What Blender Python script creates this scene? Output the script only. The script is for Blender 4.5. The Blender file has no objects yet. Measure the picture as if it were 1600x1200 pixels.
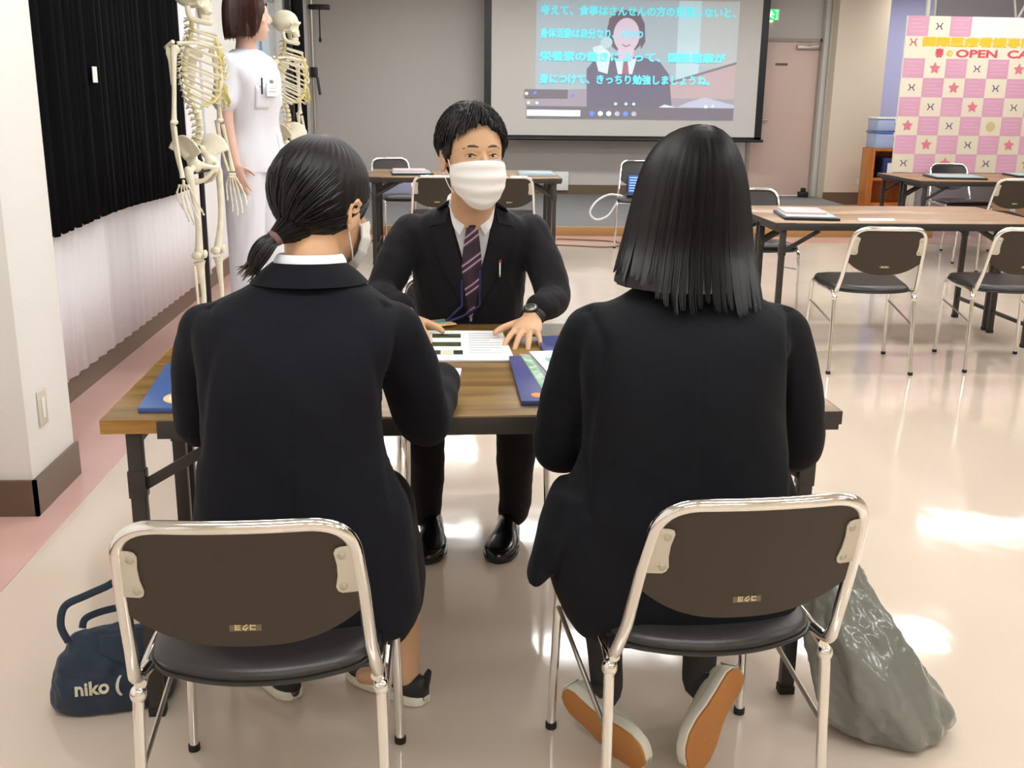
import bpy, bmesh, math, random
import numpy as np
from mathutils import Vector, Matrix, Quaternion
random.seed(7)
SC = bpy.context.scene
C = SC.collection
PI = math.pi
def R(d): return math.radians(d)

# ---------------------------------------------------------------- camera, world, exposure
cam = bpy.data.cameras.new('camera'); camo = bpy.data.objects.new('camera', cam); C.objects.link(camo)
cam.sensor_fit = 'HORIZONTAL'; cam.sensor_width = 36.0; cam.lens = 36.0*1650/1600
cam.clip_start = 0.05; cam.clip_end = 60
camo.matrix_world = (Matrix.Translation((0,0,1.35)) @ Matrix.Rotation(-R(3.35),4,'Z')
                     @ Matrix.Rotation(PI/2-R(15.4),4,'X') @ Matrix.Rotation(0.013,4,'Z'))
SC.camera = camo
w = bpy.data.worlds.new('world'); SC.world = w; w.use_nodes = True
w.node_tree.nodes['Background'].inputs[0].default_value = (0.75,0.87,1.0,1)
w.node_tree.nodes['Background'].inputs[1].default_value = 1.6
SC.view_settings.view_transform = 'Standard'; SC.view_settings.look = 'None'
SC.view_settings.exposure = 0.0; SC.view_settings.gamma = 1.0; SC.view_settings.use_curve_mapping = False
CEIL = 2.75
LAMP = 18.5
# fluorescent ceiling fixtures, inferred rows plus added lamps: (x, y, strength factor); 
FIX = [(x,y,f) for y,f in ((-1.6,1.25),(0.9,1.2),(3.3,1.05),(5.2,1.0),(7.2,1.2),(9.4,.95),(11.8,1.4)) for x in (-.35,1.15,3.2,5.2)]+[(6.3,13.6,1.3),(7.9,13.2,1.2)]  # farthest row and recess pair: unseen lamps added to brighten the back walls

# ---------------------------------------------------------------- materials
def lin(c):
    return tuple(((v/255)/12.92 if v/255 <= .04045 else ((v/255+.055)/1.055)**2.4) for v in c)
def nd(t, ty, **k):
    n = t.nodes.new(ty)
    for a,b in k.items(): setattr(n,a,b)
    return n
def mat(name, c, rough=.5, metal=0., var=0., vscale=8., bump=0., bscale=40., stretch=(1,1,1), spec=.5,
        sheen=0., alpha=1., trans=0., emit=None, estr=0., c2=None, coat=0., detail=3.):
    m = bpy.data.materials.new(name); m.use_nodes = True; t = m.node_tree
    p = t.nodes['Principled BSDF']; L = t.links.new
    col = lin(c); p.inputs['Base Color'].default_value = (*col,1)
    p.inputs['Roughness'].default_value = rough; p.inputs['Metallic'].default_value = metal
    p.inputs['Specular IOR Level'].default_value = spec
    if sheen: p.inputs['Sheen Weight'].default_value = sheen; p.inputs['Sheen Roughness'].default_value = .5
    if alpha < 1: p.inputs['Alpha'].default_value = alpha
    if trans: p.inputs['Transmission Weight'].default_value = trans
    if coat: p.inputs['Coat Weight'].default_value = coat; p.inputs['Coat Roughness'].default_value = .1
    if emit: p.inputs['Emission Color'].default_value = (*lin(emit),1); p.inputs['Emission Strength'].default_value = estr
    if var or bump:
        tc = nd(t,'ShaderNodeTexCoord'); mp = nd(t,'ShaderNodeMapping'); mp.inputs['Scale'].default_value = stretch
        L(tc.outputs['Object'], mp.inputs[0])
    if var:
        n = nd(t,'ShaderNodeTexNoise'); n.inputs['Scale'].default_value = vscale; n.inputs['Detail'].default_value = detail
        L(mp.outputs[0], n.inputs['Vector'])
        r = nd(t,'ShaderNodeMix', data_type='RGBA')
        a = lin(c2) if c2 else tuple(v*(1-var) for v in col)
        r.inputs['A'].default_value = (*(a if c2 else tuple(min(1,v*(1+var)) for v in col)),1)
        r.inputs['B'].default_value = (*(col if c2 else a),1)
        mr = nd(t,'ShaderNodeMapRange'); mr.inputs[1].default_value=.3; mr.inputs[2].default_value=.7
        L(n.outputs[0], mr.inputs[0]); L(mr.outputs[0], r.inputs['Factor']); L(r.outputs['Result'], p.inputs['Base Color'])
    if bump:
        n = nd(t,'ShaderNodeTexNoise'); n.inputs['Scale'].default_value = bscale; n.inputs['Detail'].default_value = detail
        L(mp.outputs[0], n.inputs['Vector'])
        b = nd(t,'ShaderNodeBump'); b.inputs['Strength'].default_value = 1; b.inputs['Distance'].default_value = bump
        L(n.outputs[0], b.inputs['Height']); L(b.outputs[0], p.inputs['Normal'])
    return m
M = {}
def mm(k, *a, **kw): M[k] = mat(k, *a, **kw); return M[k]
mm('wall_white',(238,237,234),.6,bump=.0006,bscale=120)
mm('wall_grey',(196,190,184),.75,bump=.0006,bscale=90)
mm('wall_beige',(222,208,184),.7,bump=.0006,bscale=90)
mm('wall_lavender',(176,180,214),.7,bump=.0006,bscale=60)
mm('baseboard_brown',(104,86,68),.35)
mm('floor_vinyl',(206,191,175),.08,var=.06,vscale=1.6,bump=.0017,bscale=5.5,spec=.55,stretch=(1,.55,1),detail=2)
mm('floor_pink',(202,164,155),.16,var=.05,vscale=3,bump=.001,bscale=3,spec=.5)
mm('stage_carpet',(116,114,113),.6,var=.05,vscale=6)
mm('wood_edge',(176,136,84),.4)
mm('ceiling_tile',(225,222,214),.85,bump=.001,bscale=60)
mm('door_pink',(212,186,172),.45)
mm('trim_white',(205,200,190),.5)
mm('door_frame',(165,150,138),.45)
mm('curtain_black',(16,16,19),.95,spec=.1,bump=.002,bscale=60,stretch=(3,3,.2))
mm('curtain_sheer',(236,234,240),.8,spec=.2)
mm('chrome',(236,235,232),.09,metal=1.)
mm('dull_steel',(190,184,172),.38,metal=1.)
mm('bracket_cream',(206,200,184),.4)
mm('vinyl_black',(40,38,38),.33,bump=.0003,bscale=500)
mm('back_plastic',(62,53,43),.55,bump=.0002,bscale=700,spec=.35)
mm('rubber',(22,22,22),.6)
mm('table_metal',(46,41,38),.45)
mm('black_plastic',(22,22,24),.35)
mm('white_plastic',(232,232,230),.35)
mm('paper',(245,246,248),.55)
mm('navy_folder',(62,72,132),.35)
mm('navy_dark',(26,26,52),.4)
mm('fixture',(235,235,235),.5)
def wood(name, a, b, axis=(1,14,14)):
    m = bpy.data.materials.new(name); m.use_nodes = True; t=m.node_tree; p=t.nodes['Principled BSDF']; L=t.links.new
    tc=nd(t,'ShaderNodeTexCoord'); mp=nd(t,'ShaderNodeMapping'); mp.inputs['Scale'].default_value=axis
    L(tc.outputs['Object'],mp.inputs[0])
    n=nd(t,'ShaderNodeTexNoise'); n.inputs['Scale'].default_value=1.6; n.inputs['Detail'].default_value=7; n.inputs['Roughness'].default_value=.62; n.inputs['Distortion'].default_value=.5
    L(mp.outputs[0],n.inputs['Vector'])
    cr=nd(t,'ShaderNodeValToRGB'); e=cr.color_ramp.elements
    e[0].position=.33; e[0].color=(*lin(a),1); e[1].position=.66; e[1].color=(*lin(b),1)
    L(n.outputs[0],cr.inputs[0]); L(cr.outputs[0],p.inputs['Base Color'])
    p.inputs['Roughness'].default_value=.3; p.inputs['Specular IOR Level'].default_value=.45
    return m
M['teak']=wood('table_teak',(98,72,34),(150,118,62))
M['teak_warm']=wood('table_teak_warm',(126,92,56),(164,128,86))
M['teak_edge']=wood('table_edge',(130,88,36),(176,132,66),(3,20,20))
M['shelf_wood']=wood('shelf_wood',(176,98,34),(206,126,50),(10,10,1.5))

# ---------------------------------------------------------------- object bookkeeping
def link(name, me, parent=None):
    o = bpy.data.objects.new(name, me); C.objects.link(o)
    if parent: o.parent = parent
    return o
def tag(o, label=None, cat=None, group=None, kind=None):
    if label: o['label']=label
    if cat: o['category']=cat
    if group: o['group']=group
    if kind: o['kind']=kind
    return o
def thing(name, label, cat, loc=(0,0,0), rz=0, group=None):
    o = link(name, None); o.location = loc; o.rotation_euler = (0,0,rz); o.empty_display_size=.1
    return tag(o,label,cat,group)
def copy_tree(o, parent=None):
    c = o.copy(); C.objects.link(c)
    if parent: c.parent = parent
    for ch in [x for x in o.children]: copy_tree(ch, c)
    return c
def place(proto, loc, rz, label, group=None, used=set()):
    if proto.name in used: t = copy_tree(proto)
    else: used.add(proto.name); t = proto
    t.location = loc; t.rotation_euler = (0,0,rz); t['label']=label
    if group: t['group']=group
    return t

# ---------------------------------------------------------------- mesh builder
def fillet(pts, r, n=6):
    P=[Vector(p) for p in pts]; out=[P[0]]
    rs = r if isinstance(r,(list,tuple)) else [r]*len(P)
    for i in range(1,len(P)-1):
        a,b,c=P[i-1],P[i],P[i+1]; u=(a-b); v=(c-b); rr=min(rs[i],u.length*.49,v.length*.49)
        s=b+u.normalized()*rr; e=b+v.normalized()*rr
        for k in range(n+1):
            t=k/n; out.append((1-t)**2*s+2*t*(1-t)*b+t*t*e)
    out.append(P[-1]); return out
def spline(pts, n=6):
    P=[Vector(p) for p in pts]; out=[]
    for i in range(len(P)-1):
        a=P[max(i-1,0)];b=P[i];c=P[i+1];d=P[min(i+2,len(P)-1)]
        for k in range(n):
            t=k/n; out.append(.5*((2*b)+(-a+c)*t+(2*a-5*b+4*c-d)*t*t+(-a+3*b-3*c+d)*t**3))
    out.append(P[-1]); return out
def spl1(v, n=6):
    return [x[0] for x in spline([(a,0,0) for a in v], n)]
class MB:
    def __init__(s): s.v=[]; s.f=[]; s.m=[]
    def add(s, vs, fs, mi=0):
        o=len(s.v); s.v += [tuple(v) for v in vs]; s.f += [tuple(i+o for i in f) for f in fs]; s.m += [mi]*len(fs); return s
    def box(s,x0,x1,y0,y1,z0,z1,mi=0,mtx=None):
        vs=[Vector((x,y,z)) for z in (z0,z1) for y in (y0,y1) for x in (x0,x1)]
        if mtx: vs=[mtx@v for v in vs]
        return s.add(vs,[(0,2,3,1),(4,5,7,6),(0,1,5,4),(2,6,7,3),(0,4,6,2),(1,3,7,5)],mi)
    def bar(s,a,b,w,h,mi=0,up=(0,0,1)):
        a=Vector(a);b=Vector(b);d=(b-a);l=d.length;d.normalize();u=Vector(up)
        x=d.cross(u)
        if x.length<1e-4: x=d.cross(Vector((1,0,0)))
        x.normalize(); y=x.cross(d).normalized()
        vs=[p+x*sx*w/2+y*sy*h/2 for p in (a,b) for sy in (-1,1) for sx in (-1,1)]
        return s.add(vs,[(0,1,3,2),(4,6,7,5),(0,4,5,1),(2,3,7,6),(0,2,6,4),(1,5,7,3)],mi)
    def tube(s,pts,r,n=10,mi=0,caps=True,flat=1.,up=None):
        P=[Vector(p) for p in pts]; k=len(P); rs=list(r) if isinstance(r,(list,tuple,np.ndarray)) else [r]*k
        if len(rs)!=k: rs=[float(np.interp(i/(k-1),np.linspace(0,1,len(rs)),rs)) for i in range(k)]
        T=[(P[min(i+1,k-1)]-P[max(i-1,0)]).normalized() for i in range(k)]
        u=Vector(up) if up else (Vector((0,0,1)) if abs(T[0].z)<.9 else Vector((1,0,0)))
        x=(u-T[0]*u.dot(T[0])).normalized(); vs=[];fs=[]
        for i in range(k):
            if i: x=(x-T[i]*x.dot(T[i])).normalized()
            y=T[i].cross(x)
            for j in range(n):
                a=2*PI*j/n; vs.append(P[i]+x*math.cos(a)*rs[i]+y*math.sin(a)*rs[i]*flat)
        for i in range(k-1):
            for j in range(n):
                fs.append((i*n+j,i*n+(j+1)%n,(i+1)*n+(j+1)%n,(i+1)*n+j))
        if caps: fs.append(tuple(range(n))[::-1]); fs.append(tuple((k-1)*n+j for j in range(n)))
        return s.add(vs,fs,mi)
    def rings(s,rg,mi=0,caps=True,closed=True):
        n=len(rg[0]); vs=[v for r in rg for v in r]; fs=[]
        for i in range(len(rg)-1):
            for j in range(n if closed else n-1):
                fs.append((i*n+j,i*n+(j+1)%n,(i+1)*n+(j+1)%n,(i+1)*n+j))
        if caps and closed: fs.append(tuple(range(n))[::-1]); fs.append(tuple((len(rg)-1)*n+j for j in range(n)))
        return s.add(vs,fs,mi)
    def ell(s,c,r,n=20,m=12,mi=0,mtx=None):
        c=Vector(c); vs=[];fs=[]
        for i in range(m+1):
            th=PI*i/m
            for j in range(n):
                a=2*PI*j/n; v=Vector((r[0]*math.sin(th)*math.cos(a),r[1]*math.sin(th)*math.sin(a),r[2]*math.cos(th)))
                if mtx: v=mtx@v
                vs.append(c+v)
        for i in range(m):
            for j in range(n):
                fs.append((i*n+j,(i+1)*n+j,(i+1)*n+(j+1)%n,i*n+(j+1)%n))
        return s.add(vs,fs,mi)
    def prism(s,poly,d0,d1,fn=None,mi=0):
        # poly in 2d, extruded between d0 and d1; fn(u,v,d)->xyz
        fn=fn or (lambda u,v,d:(u,v,d)); n=len(poly)
        vs=[fn(u,v,d0) for u,v in poly]+[fn(u,v,d1) for u,v in poly]
        fs=[tuple(range(n))[::-1],tuple(range(n,2*n))]+[(i,(i+1)%n,n+(i+1)%n,n+i) for i in range(n)]
        return s.add(vs,fs,mi)
    def grid(s,fn,nu,nv,mi=0,wrap=False):
        vs=[fn(i/(nu),j/(nv)) for i in range(nu+1) for j in range(nv+1)]
        fs=[(i*(nv+1)+j,(i+1)*(nv+1)+j,(i+1)*(nv+1)+j+1,i*(nv+1)+j+1) for i in range(nu) for j in range(nv)]
        return s.add(vs,fs,mi)
    def mesh(s,name,mats,bevel=0,seg=2,ang=38,off=(0,0,0),merge=True,smooth=True):
        me=bpy.data.meshes.new(name)
        o=Vector(off); vs=[Vector(v)-o for v in s.v] if o.length else s.v
        me.from_pydata(vs,[],s.f); me.validate()
        for x in (mats if isinstance(mats,(list,tuple)) else [mats]): me.materials.append(M[x] if isinstance(x,str) else x)
        if len(me.polygons)==len(s.m): me.polygons.foreach_set('material_index',s.m)
        bm=bmesh.new(); bm.from_mesh(me)
        if merge: bmesh.ops.remove_doubles(bm,verts=bm.verts,dist=1e-5)
        bmesh.ops.recalc_face_normals(bm,faces=bm.faces)
        if bevel:
            ed=[e for e in bm.edges if len(e.link_faces)==2 and e.calc_face_angle(0)>R(40)]
            bmesh.ops.bevel(bm,geom=ed,offset=bevel,segments=seg,affect='EDGES',profile=.5,clamp_overlap=True)
        bm.to_mesh(me); bm.free()
        if smooth:
            me.polygons.foreach_set('use_smooth',[True]*len(me.polygons))
            me.set_sharp_from_angle(angle=R(ang))
        return me
    def build(s,name,mats,parent=None,**k):
        off = parent.location if (parent is not None and k.pop('world',False)) else (0,0,0)
        return link(name,s.mesh(name,mats,off=off,**k),parent)
def evalmesh(o,name):
    dg=bpy.context.evaluated_depsgraph_get(); me=bpy.data.meshes.new_from_object(o.evaluated_get(dg)); me.name=name; return me
def organic(mb,name,mats,voxel=.006,smooth=8,fac=.5,fn=None,off=(0,0,0),adapt=0):
    """union overlapping closed shells into one skin, relax it, then shape it with fn(co,no)->co"""
    me=mb.mesh(name+'_src',mats,merge=False,smooth=False)
    o=link(name+'_src',me)
    r=o.modifiers.new('r','REMESH'); r.mode='VOXEL'; r.voxel_size=voxel; r.adaptivity=adapt; r.use_smooth_shade=True
    if smooth:
        s=o.modifiers.new('s','SMOOTH'); s.factor=fac; s.iterations=smooth
    bpy.context.view_layer.update()
    me2=evalmesh(o,name); bpy.data.objects.remove(o); bpy.data.meshes.remove(me)
    n=len(me2.vertices); co=np.empty(n*3); me2.vertices.foreach_get('co',co); co=co.reshape(-1,3)
    if fn:
        no=np.empty(n*3); me2.vertices.foreach_get('normal',no); co=fn(co,no.reshape(-1,3))
    co=co-np.array(off); me2.vertices.foreach_set('co',co.ravel()); me2.update()
    if not me2.materials:
        for x in (mats if isinstance(mats,(list,tuple)) else [mats]): me2.materials.append(M[x] if isinstance(x,str) else x)
    me2.polygons.foreach_set('use_smooth',[True]*len(me2.polygons))
    return me2
def text_mesh(name,body,size,m,parent,loc,rot=(0,0,0),depth=.0008,align='CENTER',sx=1.,bold=0.,fat=0.):
    cu=bpy.data.curves.new(name,'FONT'); cu.body=body; cu.size=size; cu.extrude=depth; cu.align_x=align; cu.align_y='CENTER'; cu.resolution_u=3
    cu.offset=bold
    o=link(name+'_src',cu); bpy.context.view_layer.update(); me=evalmesh(o,name); bpy.data.objects.remove(o)
    if fat:   # heavier lettering: the same outline laid over itself slightly shifted
        V=[v.co.copy() for v in me.vertices]; F=[tuple(p.vertices) for p in me.polygons]; vs=[];fs=[]
        for k,(dx,dy) in enumerate(((0,0),(1,0),(-1,0),(0,1),(0,-1),(.7,.7),(-.7,-.7))):
            vs+=[(v.x+dx*fat,v.y+dy*fat,v.z+k*2e-5) for v in V]; fs+=[tuple(i+k*len(V) for i in f) for f in F]
        me=bpy.data.meshes.new(name); me.from_pydata(vs,[],fs)
    me.materials.clear(); me.materials.append(M[m] if isinstance(m,str) else m)
    t=link(name,me,parent); t.location=loc; t.rotation_euler=rot; t.scale=(sx,1,1); return t
def struct(mb,name,mats,**k): o=mb.build(name,mats,**k); o['kind']='structure'; return o

# ================================================================ THE ROOM
XL=-1.70; YB=14.0
struct(MB().box(-2.2,9.2,-3.2,16.2,-.1,0),'floor','floor_vinyl')
struct(MB().box(-2.2,9.2,-3.2,16.2,CEIL,CEIL+.1),'ceiling','ceiling_tile')
struct(MB().box(XL,-1.25,-3,9.95,0,.002).box(-1.25,9,9.95,10.4,0,.002).box(XL,-1.25,9.95,10.4,0,.002).box(4.9,9,10.4,14.8,0,.002),'trim_1','floor_pink')
# left wall with two windows
WZ0,WZ1=.9,2.25
wl=MB()
def wall_x(mb,x0,x1,y0,y1,holes,z1=CEIL):
    y=y0
    for (a,b,c,d) in holes:
        mb.box(x0,x1,y,a,0,z1); mb.box(x0,x1,a,b,0,c); mb.box(x0,x1,a,b,d,z1); y=b
    mb.box(x0,x1,y,y1,0,z1)
wall_x(wl,XL-.25,XL,-3,8.0,[(4.0,7.62,WZ0,WZ1)]); 
struct(wl,'wall_left','wall_white')
wl=MB(); wall_x(wl,XL-.25,XL,8.0,12.0,[(9.0,11.35,WZ0,WZ1)]); struct(wl,'wall_left_far','wall_white')
struct(MB().box(XL-.25,XL,12.0,YB+.2,0,CEIL),'wall_left_corner','wall_grey')  # side wall painted grey here to stand for the dim far corner
for i,(a,b) in enumerate(((4.0,7.62),(9.0,11.35))):
    wm=MB(); n=2 if i else 3
    for k in range(n+1):
        y=a+(b-a)*k/n; wm.box(XL-.14,XL-.08,max(a,y-.025),min(b,y+.025),WZ0,WZ1)
    wm.box(XL-.14,XL-.08,a,b,WZ0,WZ0+.05); wm.box(XL-.14,XL-.08,a,b,WZ1-.05,WZ1)
    fr=struct(wm,'window_%d'%(i+1),'dull_steel')
    g=MB().box(XL-.115,XL-.109,a+.02,b-.02,WZ0+.04,WZ1-.04).build('pane',mat('window_glass_%d'%i,(230,240,250),.02,trans=1.,spec=.5),fr)
struct(MB().box(XL-.01,XL+.345,3.29,3.675,0,CEIL).box(XL-.01,XL+.345,-1.2,-.8,0,CEIL),'wall_pillar_left','wall_white',bevel=.004)
bb=MB(); bb.box(XL,XL+.012,-3,3.28,.0,.125); bb.box(XL,XL+.357,3.278,3.29,0,.125); bb.box(XL+.345,XL+.357,3.278,3.685,0,.125); bb.box(XL,XL+.012,3.69,12,0,.125)
struct(bb,'baseboard_left','baseboard_brown')
# back wall, door, recessed lavender wall on the right
struct(MB().box(XL-.2,3.88,YB,YB+.2,0,CEIL).box(3.88,4.74,YB,YB+.2,2.06,CEIL).box(4.74,4.86,YB,YB+.2,0,CEIL),'wall_back','wall_grey')
struct(MB().box(4.82,5.47,YB-.35,YB+.2,0,CEIL),'wall_pillar_right','wall_beige',bevel=.006)
struct(MB().box(4.74,4.80,YB-.12,YB,0,CEIL).box(4.805,4.83,YB-.16,YB,0,CEIL),'trim_2','trim_white',bevel=.004)
struct(MB().box(5.35,9.2,14.75,14.95,0,CEIL).box(5.2,5.4,YB,14.95,0,CEIL),'wall_back_recess','wall_lavender')
struct(MB().box(XL,3.84,YB-.012,YB,.08,.2),'baseboard_back','baseboard_brown')
struct(MB().box(4.81,5.482,YB-.362,YB-.35,0,.16).box(5.47,5.482,YB-.36,YB,0,.16),'baseboard_pillar','baseboard_brown')
struct(MB().box(9.0,9.2,-3,14.9,0,CEIL),'wall_right','wall_beige')
struct(MB().box(-2.2,9.2,-3.2,-3,0,CEIL),'wall_front','wall_beige')
st=struct(MB().box(XL,4.80,10.42,YB,0,.08),'floor_stage','stage_carpet')
struct(MB().box(XL,4.82,10.38,10.43,0,.088),'trim_3','wood_edge',bevel=.004)
dr=struct(MB().box(3.90,4.72,YB-.01,YB+.03,.085,2.03),'door_1','door_pink',bevel=.003)
MB().box(3.86,3.90,YB-.03,YB+.05,.08,2.07).box(4.72,4.755,YB-.03,YB+.05,.08,2.07).box(3.86,4.755,YB-.03,YB+.05,2.03,2.07).build('door_frame','door_frame',dr)
MB().box(4.42,4.70,YB-.07,YB-.012,1.94,1.99).bar((4.45,YB-.06,1.985),(4.62,YB-.13,2.0),.03,.012).build('door_closer','dull_steel',dr,bevel=.004)
MB().box(4.16,4.32,YB-.016,YB-.011,1.735,1.765).build('name_plate','baseboard_brown',dr)
MB().tube([(4.0,YB-.012,1.05),(4.0,YB-.06,1.05),(4.1,YB-.06,1.05)],.011).build('door_handle','dull_steel',dr)
# ceiling fixtures, inferred and added ones alike
for k,(x,y,f) in enumerate(FIX):
    t=thing('ceiling_light','unseen long white ceiling light above the room','light fixture',(x,y,CEIL),0,'ceiling lights in rows')
    MB().box(-.62,.62,-.15,.15,-.05,0).build('housing','fixture',t,bevel=.004)
    em=bpy.data.materials.new('lamp_%d'%k); em.use_nodes=True; p=em.node_tree.nodes['Principled BSDF']
    p.inputs['Emission Color'].default_value=(.975,.985,.985,1); p.inputs['Emission Strength'].default_value=LAMP*f
    MB().box(-.60,.60,-.13,.13,-.056,-.0505).build('diffuser',em,t)

# ================================================================ CURTAINS
def curtain(name,y0,y1,z0,z1,x,amp,wave,m,label,cat,wob=.0):
    g=MB(); n=int((y1-y0)/.012)
    def fn(u,v):
        y=y0+(y1-y0)*u
        ph=2*PI*y/wave+1.3*math.sin(y*2.1)+.6*math.sin(y*5.3)
        a=amp*(1-.25*v)
        return (x+a*math.sin(ph)+.25*a*math.sin(2.3*ph+1), y, z0+(z1-z0)*v + (1-v)*wob*math.sin(ph*1.0+.7)+(1-v)*wob*1.4*math.sin(y*2.7))
    g.grid(fn,n,6)
    o=g.build(name,m,ang=80,merge=False)
    s=o.modifiers.new('s','SOLIDIFY'); s.thickness=.003
    me=evalmesh(o,name); o.modifiers.clear(); o.data=me
    return tag(o,label,cat)
curtain('blackout_curtain',3.76,6.62,.775,2.42,-1.60,.020,.085,'curtain_black','long black pleated curtain hung along the left wall beside the white pillar','curtain',.008)
curtain('sheer_curtain',3.76,7.3,.128,2.38,-1.655,.006,.13,'curtain_sheer','thin white curtain showing below the long black curtain','curtain')
curtain('blackout_curtain',11.35,12.0,.15,2.42,-1.60,.03,.075,'curtain_black','narrow bunched black curtain in the far corner behind the skeleton','curtain')
MB().tube([(-1.63,3.7,2.45),(-1.63,12.1,2.45)],.012).build('curtain_rail','dull_steel')
tag(bpy.data.objects['curtain_rail'],'thin metal rail carrying the curtains on the left wall','curtain rail')
t=tag(MB().box(-1.577,-1.574,4.93,4.99,1.372,1.44).build('paper_tag','paper'),'small white tag pinned to the long black curtain','tag')
def plate(name,label,loc,rz,hole=True):
    t=thing(name,label,'switch plate',loc,rz)
    MB().box(-.035,.035,-.006,0,-.06,.06).build('cover','bracket_cream',t,bevel=.002)
    MB().box(-.012,.012,-.009,-.006,-.035,.035).build('socket','white_plastic',t,bevel=.001)
plate('wall_socket','cream socket plate on the side of the white left pillar',(XL+.3455,3.42,.33),R(90))
plate('wall_socket','cream socket plate low on the beige pillar right of the door',(5.26,YB-.3505,.30),0)
# ================================================================ END OF SHELL
# ================================================================ CHAIRS
def make_chair():
    t=thing('stacking_chair','x','chair')
    cr='chrome'
    for s in (-1,1):
        # front leg and rear leg, joined by the side rail under the seat
        f=link('leg',MB().tube(spline([(s*.217,.215,.012),(s*.212,.212,.2),(s*.207,.206,.375),(s*.205,.190,.408),(s*.203,.165,.414)],5),.0098,12).mesh('leg',cr),t)
        MB().tube([(s*.217,.2155,0),(s*.217,.2155,.016)],.0125,12).build('foot_cap','rubber',f,bevel=.002)
        r=link('leg',MB().tube(spline([(s*.207,-.235,.012),(s*.203,-.215,.16),(s*.200,-.197,.36),(s*.198,-.186,.395),(s*.196,-.150,.410)],5),.0098,12).mesh('leg',cr),t)
        MB().tube([(s*.207,-.2355,0),(s*.207,-.2355,.016)],.0125,12).build('foot_cap','rubber',r,bevel=.002)
        MB().tube(spline([(s*.203,.165,.414),(s*.2,.05,.408),(s*.198,-.08,.413),(s*.196,-.155,.410),(s*.192,-.20,.408)],4),.0098,12).ell((s*.199,-.194,.386),(.014,.014,.017)).build('side_rail',cr,t)
        MB().tube([(s*.210,.203,.30),(s*.199,-.196,.255)],.005,8).build('side_brace','dull_steel',t)
    MB().tube([(-.2,.12,.402),(.2,.12,.402)],.008,8).build('cross_rail',cr,t)
    # seat cushion: trapezoid, wider in front, with rounded corners
    def outline(inset=0,n=8):
        P=[(-.210+inset,.205-inset,0),(-.186+inset*.8,-.172+inset,0),(.186-inset*.8,-.172+inset,0),(.210-inset,.205-inset,0)]
        Q=[(0,.213-inset,0)]+[P[0],P[1],(-.06,-.228+inset,0),(.06,-.228+inset,0),P[2],P[3]]+[(0,.213-inset,0)]
        out=fillet(Q,[0,.06,.06,.10,.10,.06,.06,0],n); return [(p.x,p.y) for p in out[:-1]]
    sm=MB(); rg=[]
    for ins,dz in ((.03,-.018),(.008,-.016),(0,-.006),(0,.004),(.010,.014),(.04,.019),(.10,.021)):
        rg.append([(x,y,.432+dz+.04*(y)+.002*(max(0,-y-.12)/.08)**2-(.018*(max(0,y-.15)/.055)**2)) for x,y in outline(ins)])
    sm.rings(rg)
    seat=sm.build('seat','vinyl_black',t,ang=60)
    pp=[(x,y,.432-.008+.04*y+.002*(max(0,-y-.12)/.08)**2-(.018*(max(0,y-.15)/.055)**2)) for x,y in outline(-.002)]
    MB().tube(pp+[pp[0]],.004,6).build('piping','vinyl_black',seat)
    # backrest frame: bowed inverted U, wider at the seat
    zt=.748
    def bow(x,z):  # y of the backrest surface
        k=(z-.40)/(.75-.40)
        return -.215-.125*k-.020*(1-(x/.19)**2)*min(1,max(0,(z-.42)/.1))
    P=[(-.186,-.165,.422),(-.197,-.212,.418),(-.187,0,.50),(-.180,0,.62),(-.168,0,zt),(.168,0,zt),(.180,0,.62),(.187,0,.50),(.197,-.212,.418),(.186,-.165,.422)]
    P=[(x,(bow(x,z) if y==0 else y),z) for x,y,z in P]
    pts=fillet([P[0],P[1],P[2]],.03,5)[:-1]+[Vector(P[2]),Vector(P[3])]
    top=fillet([P[3],P[4],P[5],P[6]],.066,10)
    # resample top bar so it follows the bow
    tt=[]
    for a,b in zip(top[:-1],top[1:]):
        k=max(1,int((b-a).length/.02))
        for i in range(k): tt.append(a.lerp(b,i/k))
    tt=[Vector((p.x,bow(p.x,p.z) ,p.z)) for p in tt]
    pts=pts[:-1]+tt+[Vector(P[6]),Vector(P[7])]+fillet([P[7],P[8],P[9]],.03,5)[1:]
    MB().tube(pts,.0108,14).build('back_frame',cr,t)
    # backrest shell: dark plastic behind, black vinyl pad in front
    def panel(d0,d1,inset):
        n=26; poly=[]
        zt2=.738-inset
        def hw(z): return .1775+(.748-z)*.05-.0105-inset
        for i in range(n+1):     # curved bottom
            x=-1+2*i/n; z=.515+inset+.062*abs(x)**2.6; poly.append((x*hw(z),z))
        c=.058; X=hw(zt2)
        for a in range(0,9): th=PI/2*a/8; poly.append((X-c+c*math.cos(th),zt2-c+c*math.sin(th)))
        for i in range(1,8): poly.append((X-c-(2*X-2*c)*i/8,zt2))
        for a in range(0,9): th=PI/2+PI/2*a/8; poly.append((-X+c+c*math.cos(th),zt2-c+c*math.sin(th)))
        return poly
    def shell(d0,d1,ins,m,name,par):
        poly=panel(0,0,ins); bm=bmesh.new(); vs=[bm.verts.new((u,0,v)) for u,v in poly]; f=bm.faces.new(vs)
        bmesh.ops.triangulate(bm,faces=[f]); 
        for _ in range(3):
            bmesh.ops.subdivide_edges(bm,edges=[e for e in bm.edges if e.calc_length()>.03],cuts=1,use_grid_fill=False); bmesh.ops.triangulate(bm,faces=bm.faces)
        r=bmesh.ops.extrude_face_region(bm,geom=list(bm.faces)); top=[g for g in r['geom'] if isinstance(g,bmesh.types.BMVert)]
        ts=set(top)
        for v in bm.verts:
            v.co.y=bow(v.co.x,v.co.z)+(d1 if v in ts else d0)
        bmesh.ops.recalc_face_normals(bm,faces=bm.faces)
        me=bpy.data.meshes.new(name); bm.to_mesh(me); bm.free(); me.materials.append(M[m])
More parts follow.
